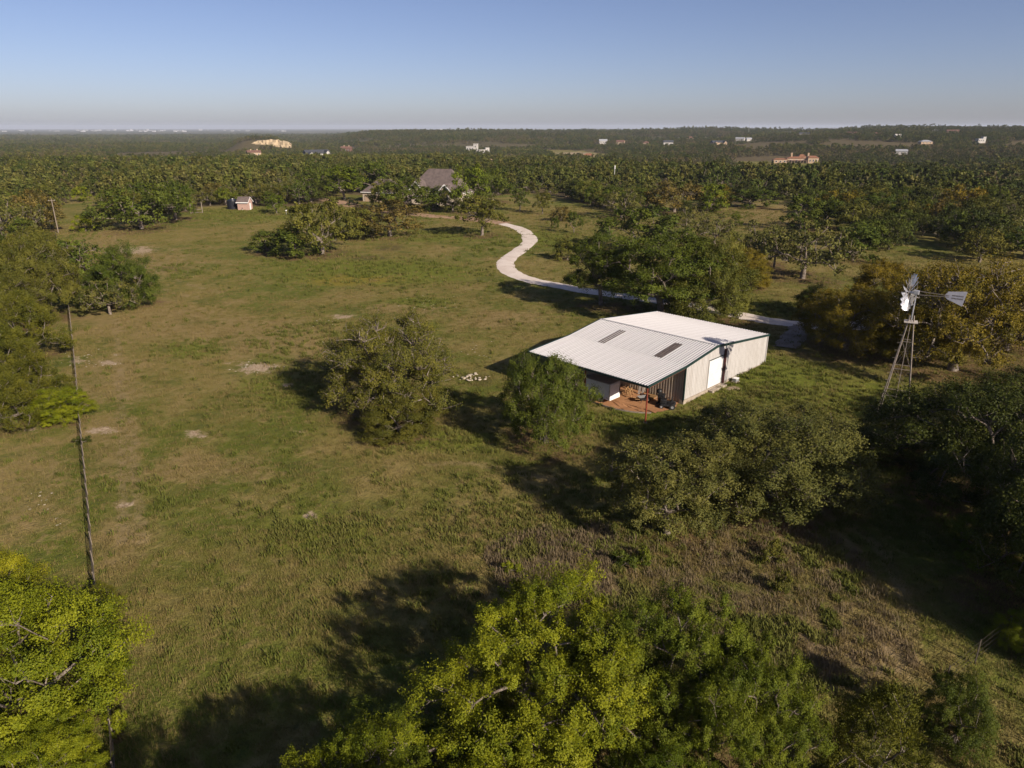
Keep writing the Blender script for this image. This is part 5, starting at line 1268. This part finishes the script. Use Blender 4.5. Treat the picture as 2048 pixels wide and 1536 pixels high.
def grass_points():
    X, Y = [], []
    for (r0, r1, dens) in [(18, 45, 13), (45, 75, 7), (75, 120, 3.0), (120, 250, .95)]:
        am = math.radians(47); n_ = int((r1 * r1 - r0 * r0) * am * dens); r_ = np.sqrt(rng.uniform(r0 * r0, r1 * r1, n_)); a = rng.uniform(-am, am, n_); X.append(r_ * np.sin(a)); Y.append(r_ * np.cos(a))
    X, Y = np.concatenate(X), np.concatenate(Y); Z = T(X, Y); px, py, d_ = proj(X, Y, Z); r = np.hypot(X, Y)
    s = ((X - BARN_A[0]) + (Y - BARN_A[1])) * .7071; v = (-(X - BARN_A[0]) + (Y - BARN_A[1])) * .7071
    ok = ~((s > .6) & (s < 23.1) & (v > -.1) & (v < 14.8)) & (px > -60) & (px < 2200) & (py < 1640) & (in_poly(px, py, OPEN) | (r < 110))
    bare = np.zeros(len(X)); lush = np.zeros(len(X)); tan = np.zeros(len(X))
    for arr, key in ((bare, 'bare'), (lush, 'lush'), (tan, 'tan')):
        for (cx, cy_, hw, hh) in SPOTS[key]: np.maximum(arr, np.clip(1.25 - .75 * np.sqrt(((px - cx) / hw) ** 2 + ((py - cy_) / hh) ** 2), 0, 1), out=arr)
    drv = catmull([G(*p)[:2] for p in DRIVE], 8)
    near = (Y > 75)
    md_ = np.full(len(X), 99.0)
    for p in drv[::2]: md_ = np.where(near, np.minimum(md_, np.hypot(X - p[0], Y - p[1])), md_)
    ok &= md_ > 2.0; ok &= rng.random(len(X)) > bare * 1.1
    w = in_poly(px, py, WEEDS); nz = vnoise(X, Y, 3.2, 5) * .5 + vnoise(X, Y, 1.1, 6) * .5; nb = vnoise(X, Y, 9, 7)
    kd = np.zeros(len(X), int); u = rng.random(len(X))
    kd[u < .16 + .40 * tan + .25 * (nb > .62)] = 1
    kd[(u > .97 - .5 * lush) | ((nz > .72) & (u > .6) & (r < 70)) | ((vnoise(X, Y, 22, 11) > .72) & (u > .6))] = 2
    rg = in_poly(px, py, ROUGH); kd[rg & (u < .22)] = 3; kd[rg & (u > .72)] = 1; kd[rg & (nz > .62)] = 2; kd[w & (u < .55)] = 3; kd[w & (u > .80)] = 1; kd[w & (nz > .60)] = 2
    s_ = rng.uniform(.7, 1.4, len(X)) * (1 + .25 * (r > 75) + .45 * (r > 120)); s_[w] *= 1.15
    rot_ = np.zeros((len(X), 3)); rot_[:, 2] = rng.uniform(0, 6.28, len(X))
    return np.stack([X, Y, Z], 1)[ok], kd[ok], rot_[ok], np.stack([s_ * 1.2, s_ * 1.2, s_], 1)[ok]
gp, gk, gr_, gs = grass_points()
src = []
for k, me in enumerate(tufts):
    i = int(np.where(gk == k)[0][0]); o = obj(me.name, me, None, None, gp[i]); src.append([o])
mg = scatter('meadow_grass', gp, gk, gr_, gs, src, 'olive and straw-coloured meadow grass and weeds covering the pasture', 'grass')
for (o,) in src: o.parent = mg
print('grass', len(gp))

# ------------------------------------------------------------------ air
zmin = float(min(T(np.cos(np.linspace(0, 6.28, 400))[:, None] * np.geomspace(5, 27000, 200)[None], np.sin(np.linspace(0, 6.28, 400))[:, None] * np.geomspace(5, 27000, 200)[None]).min(), -20)) - 4
ztop = 90.0
hz_m, hnt, hout = new_mat('thin_haze'); pv = N(hnt, 'ShaderNodeVolumePrincipled'); pv.inputs['Color'].default_value = (.72, .80, .95, 1); pv.inputs['Density'].default_value = HAZE_DENSITY; pv.inputs['Anisotropy'].default_value = 0.0
hnt.links.new(pv.outputs[0], hout.inputs['Volume'])
haze = MB().box((0, 0, (zmin + ztop) / 2), (58000, 58000, ztop - zmin)).build('haze', hz_m); tag(haze, 'thin bluish haze over the far country', 'haze', kind='stuff')
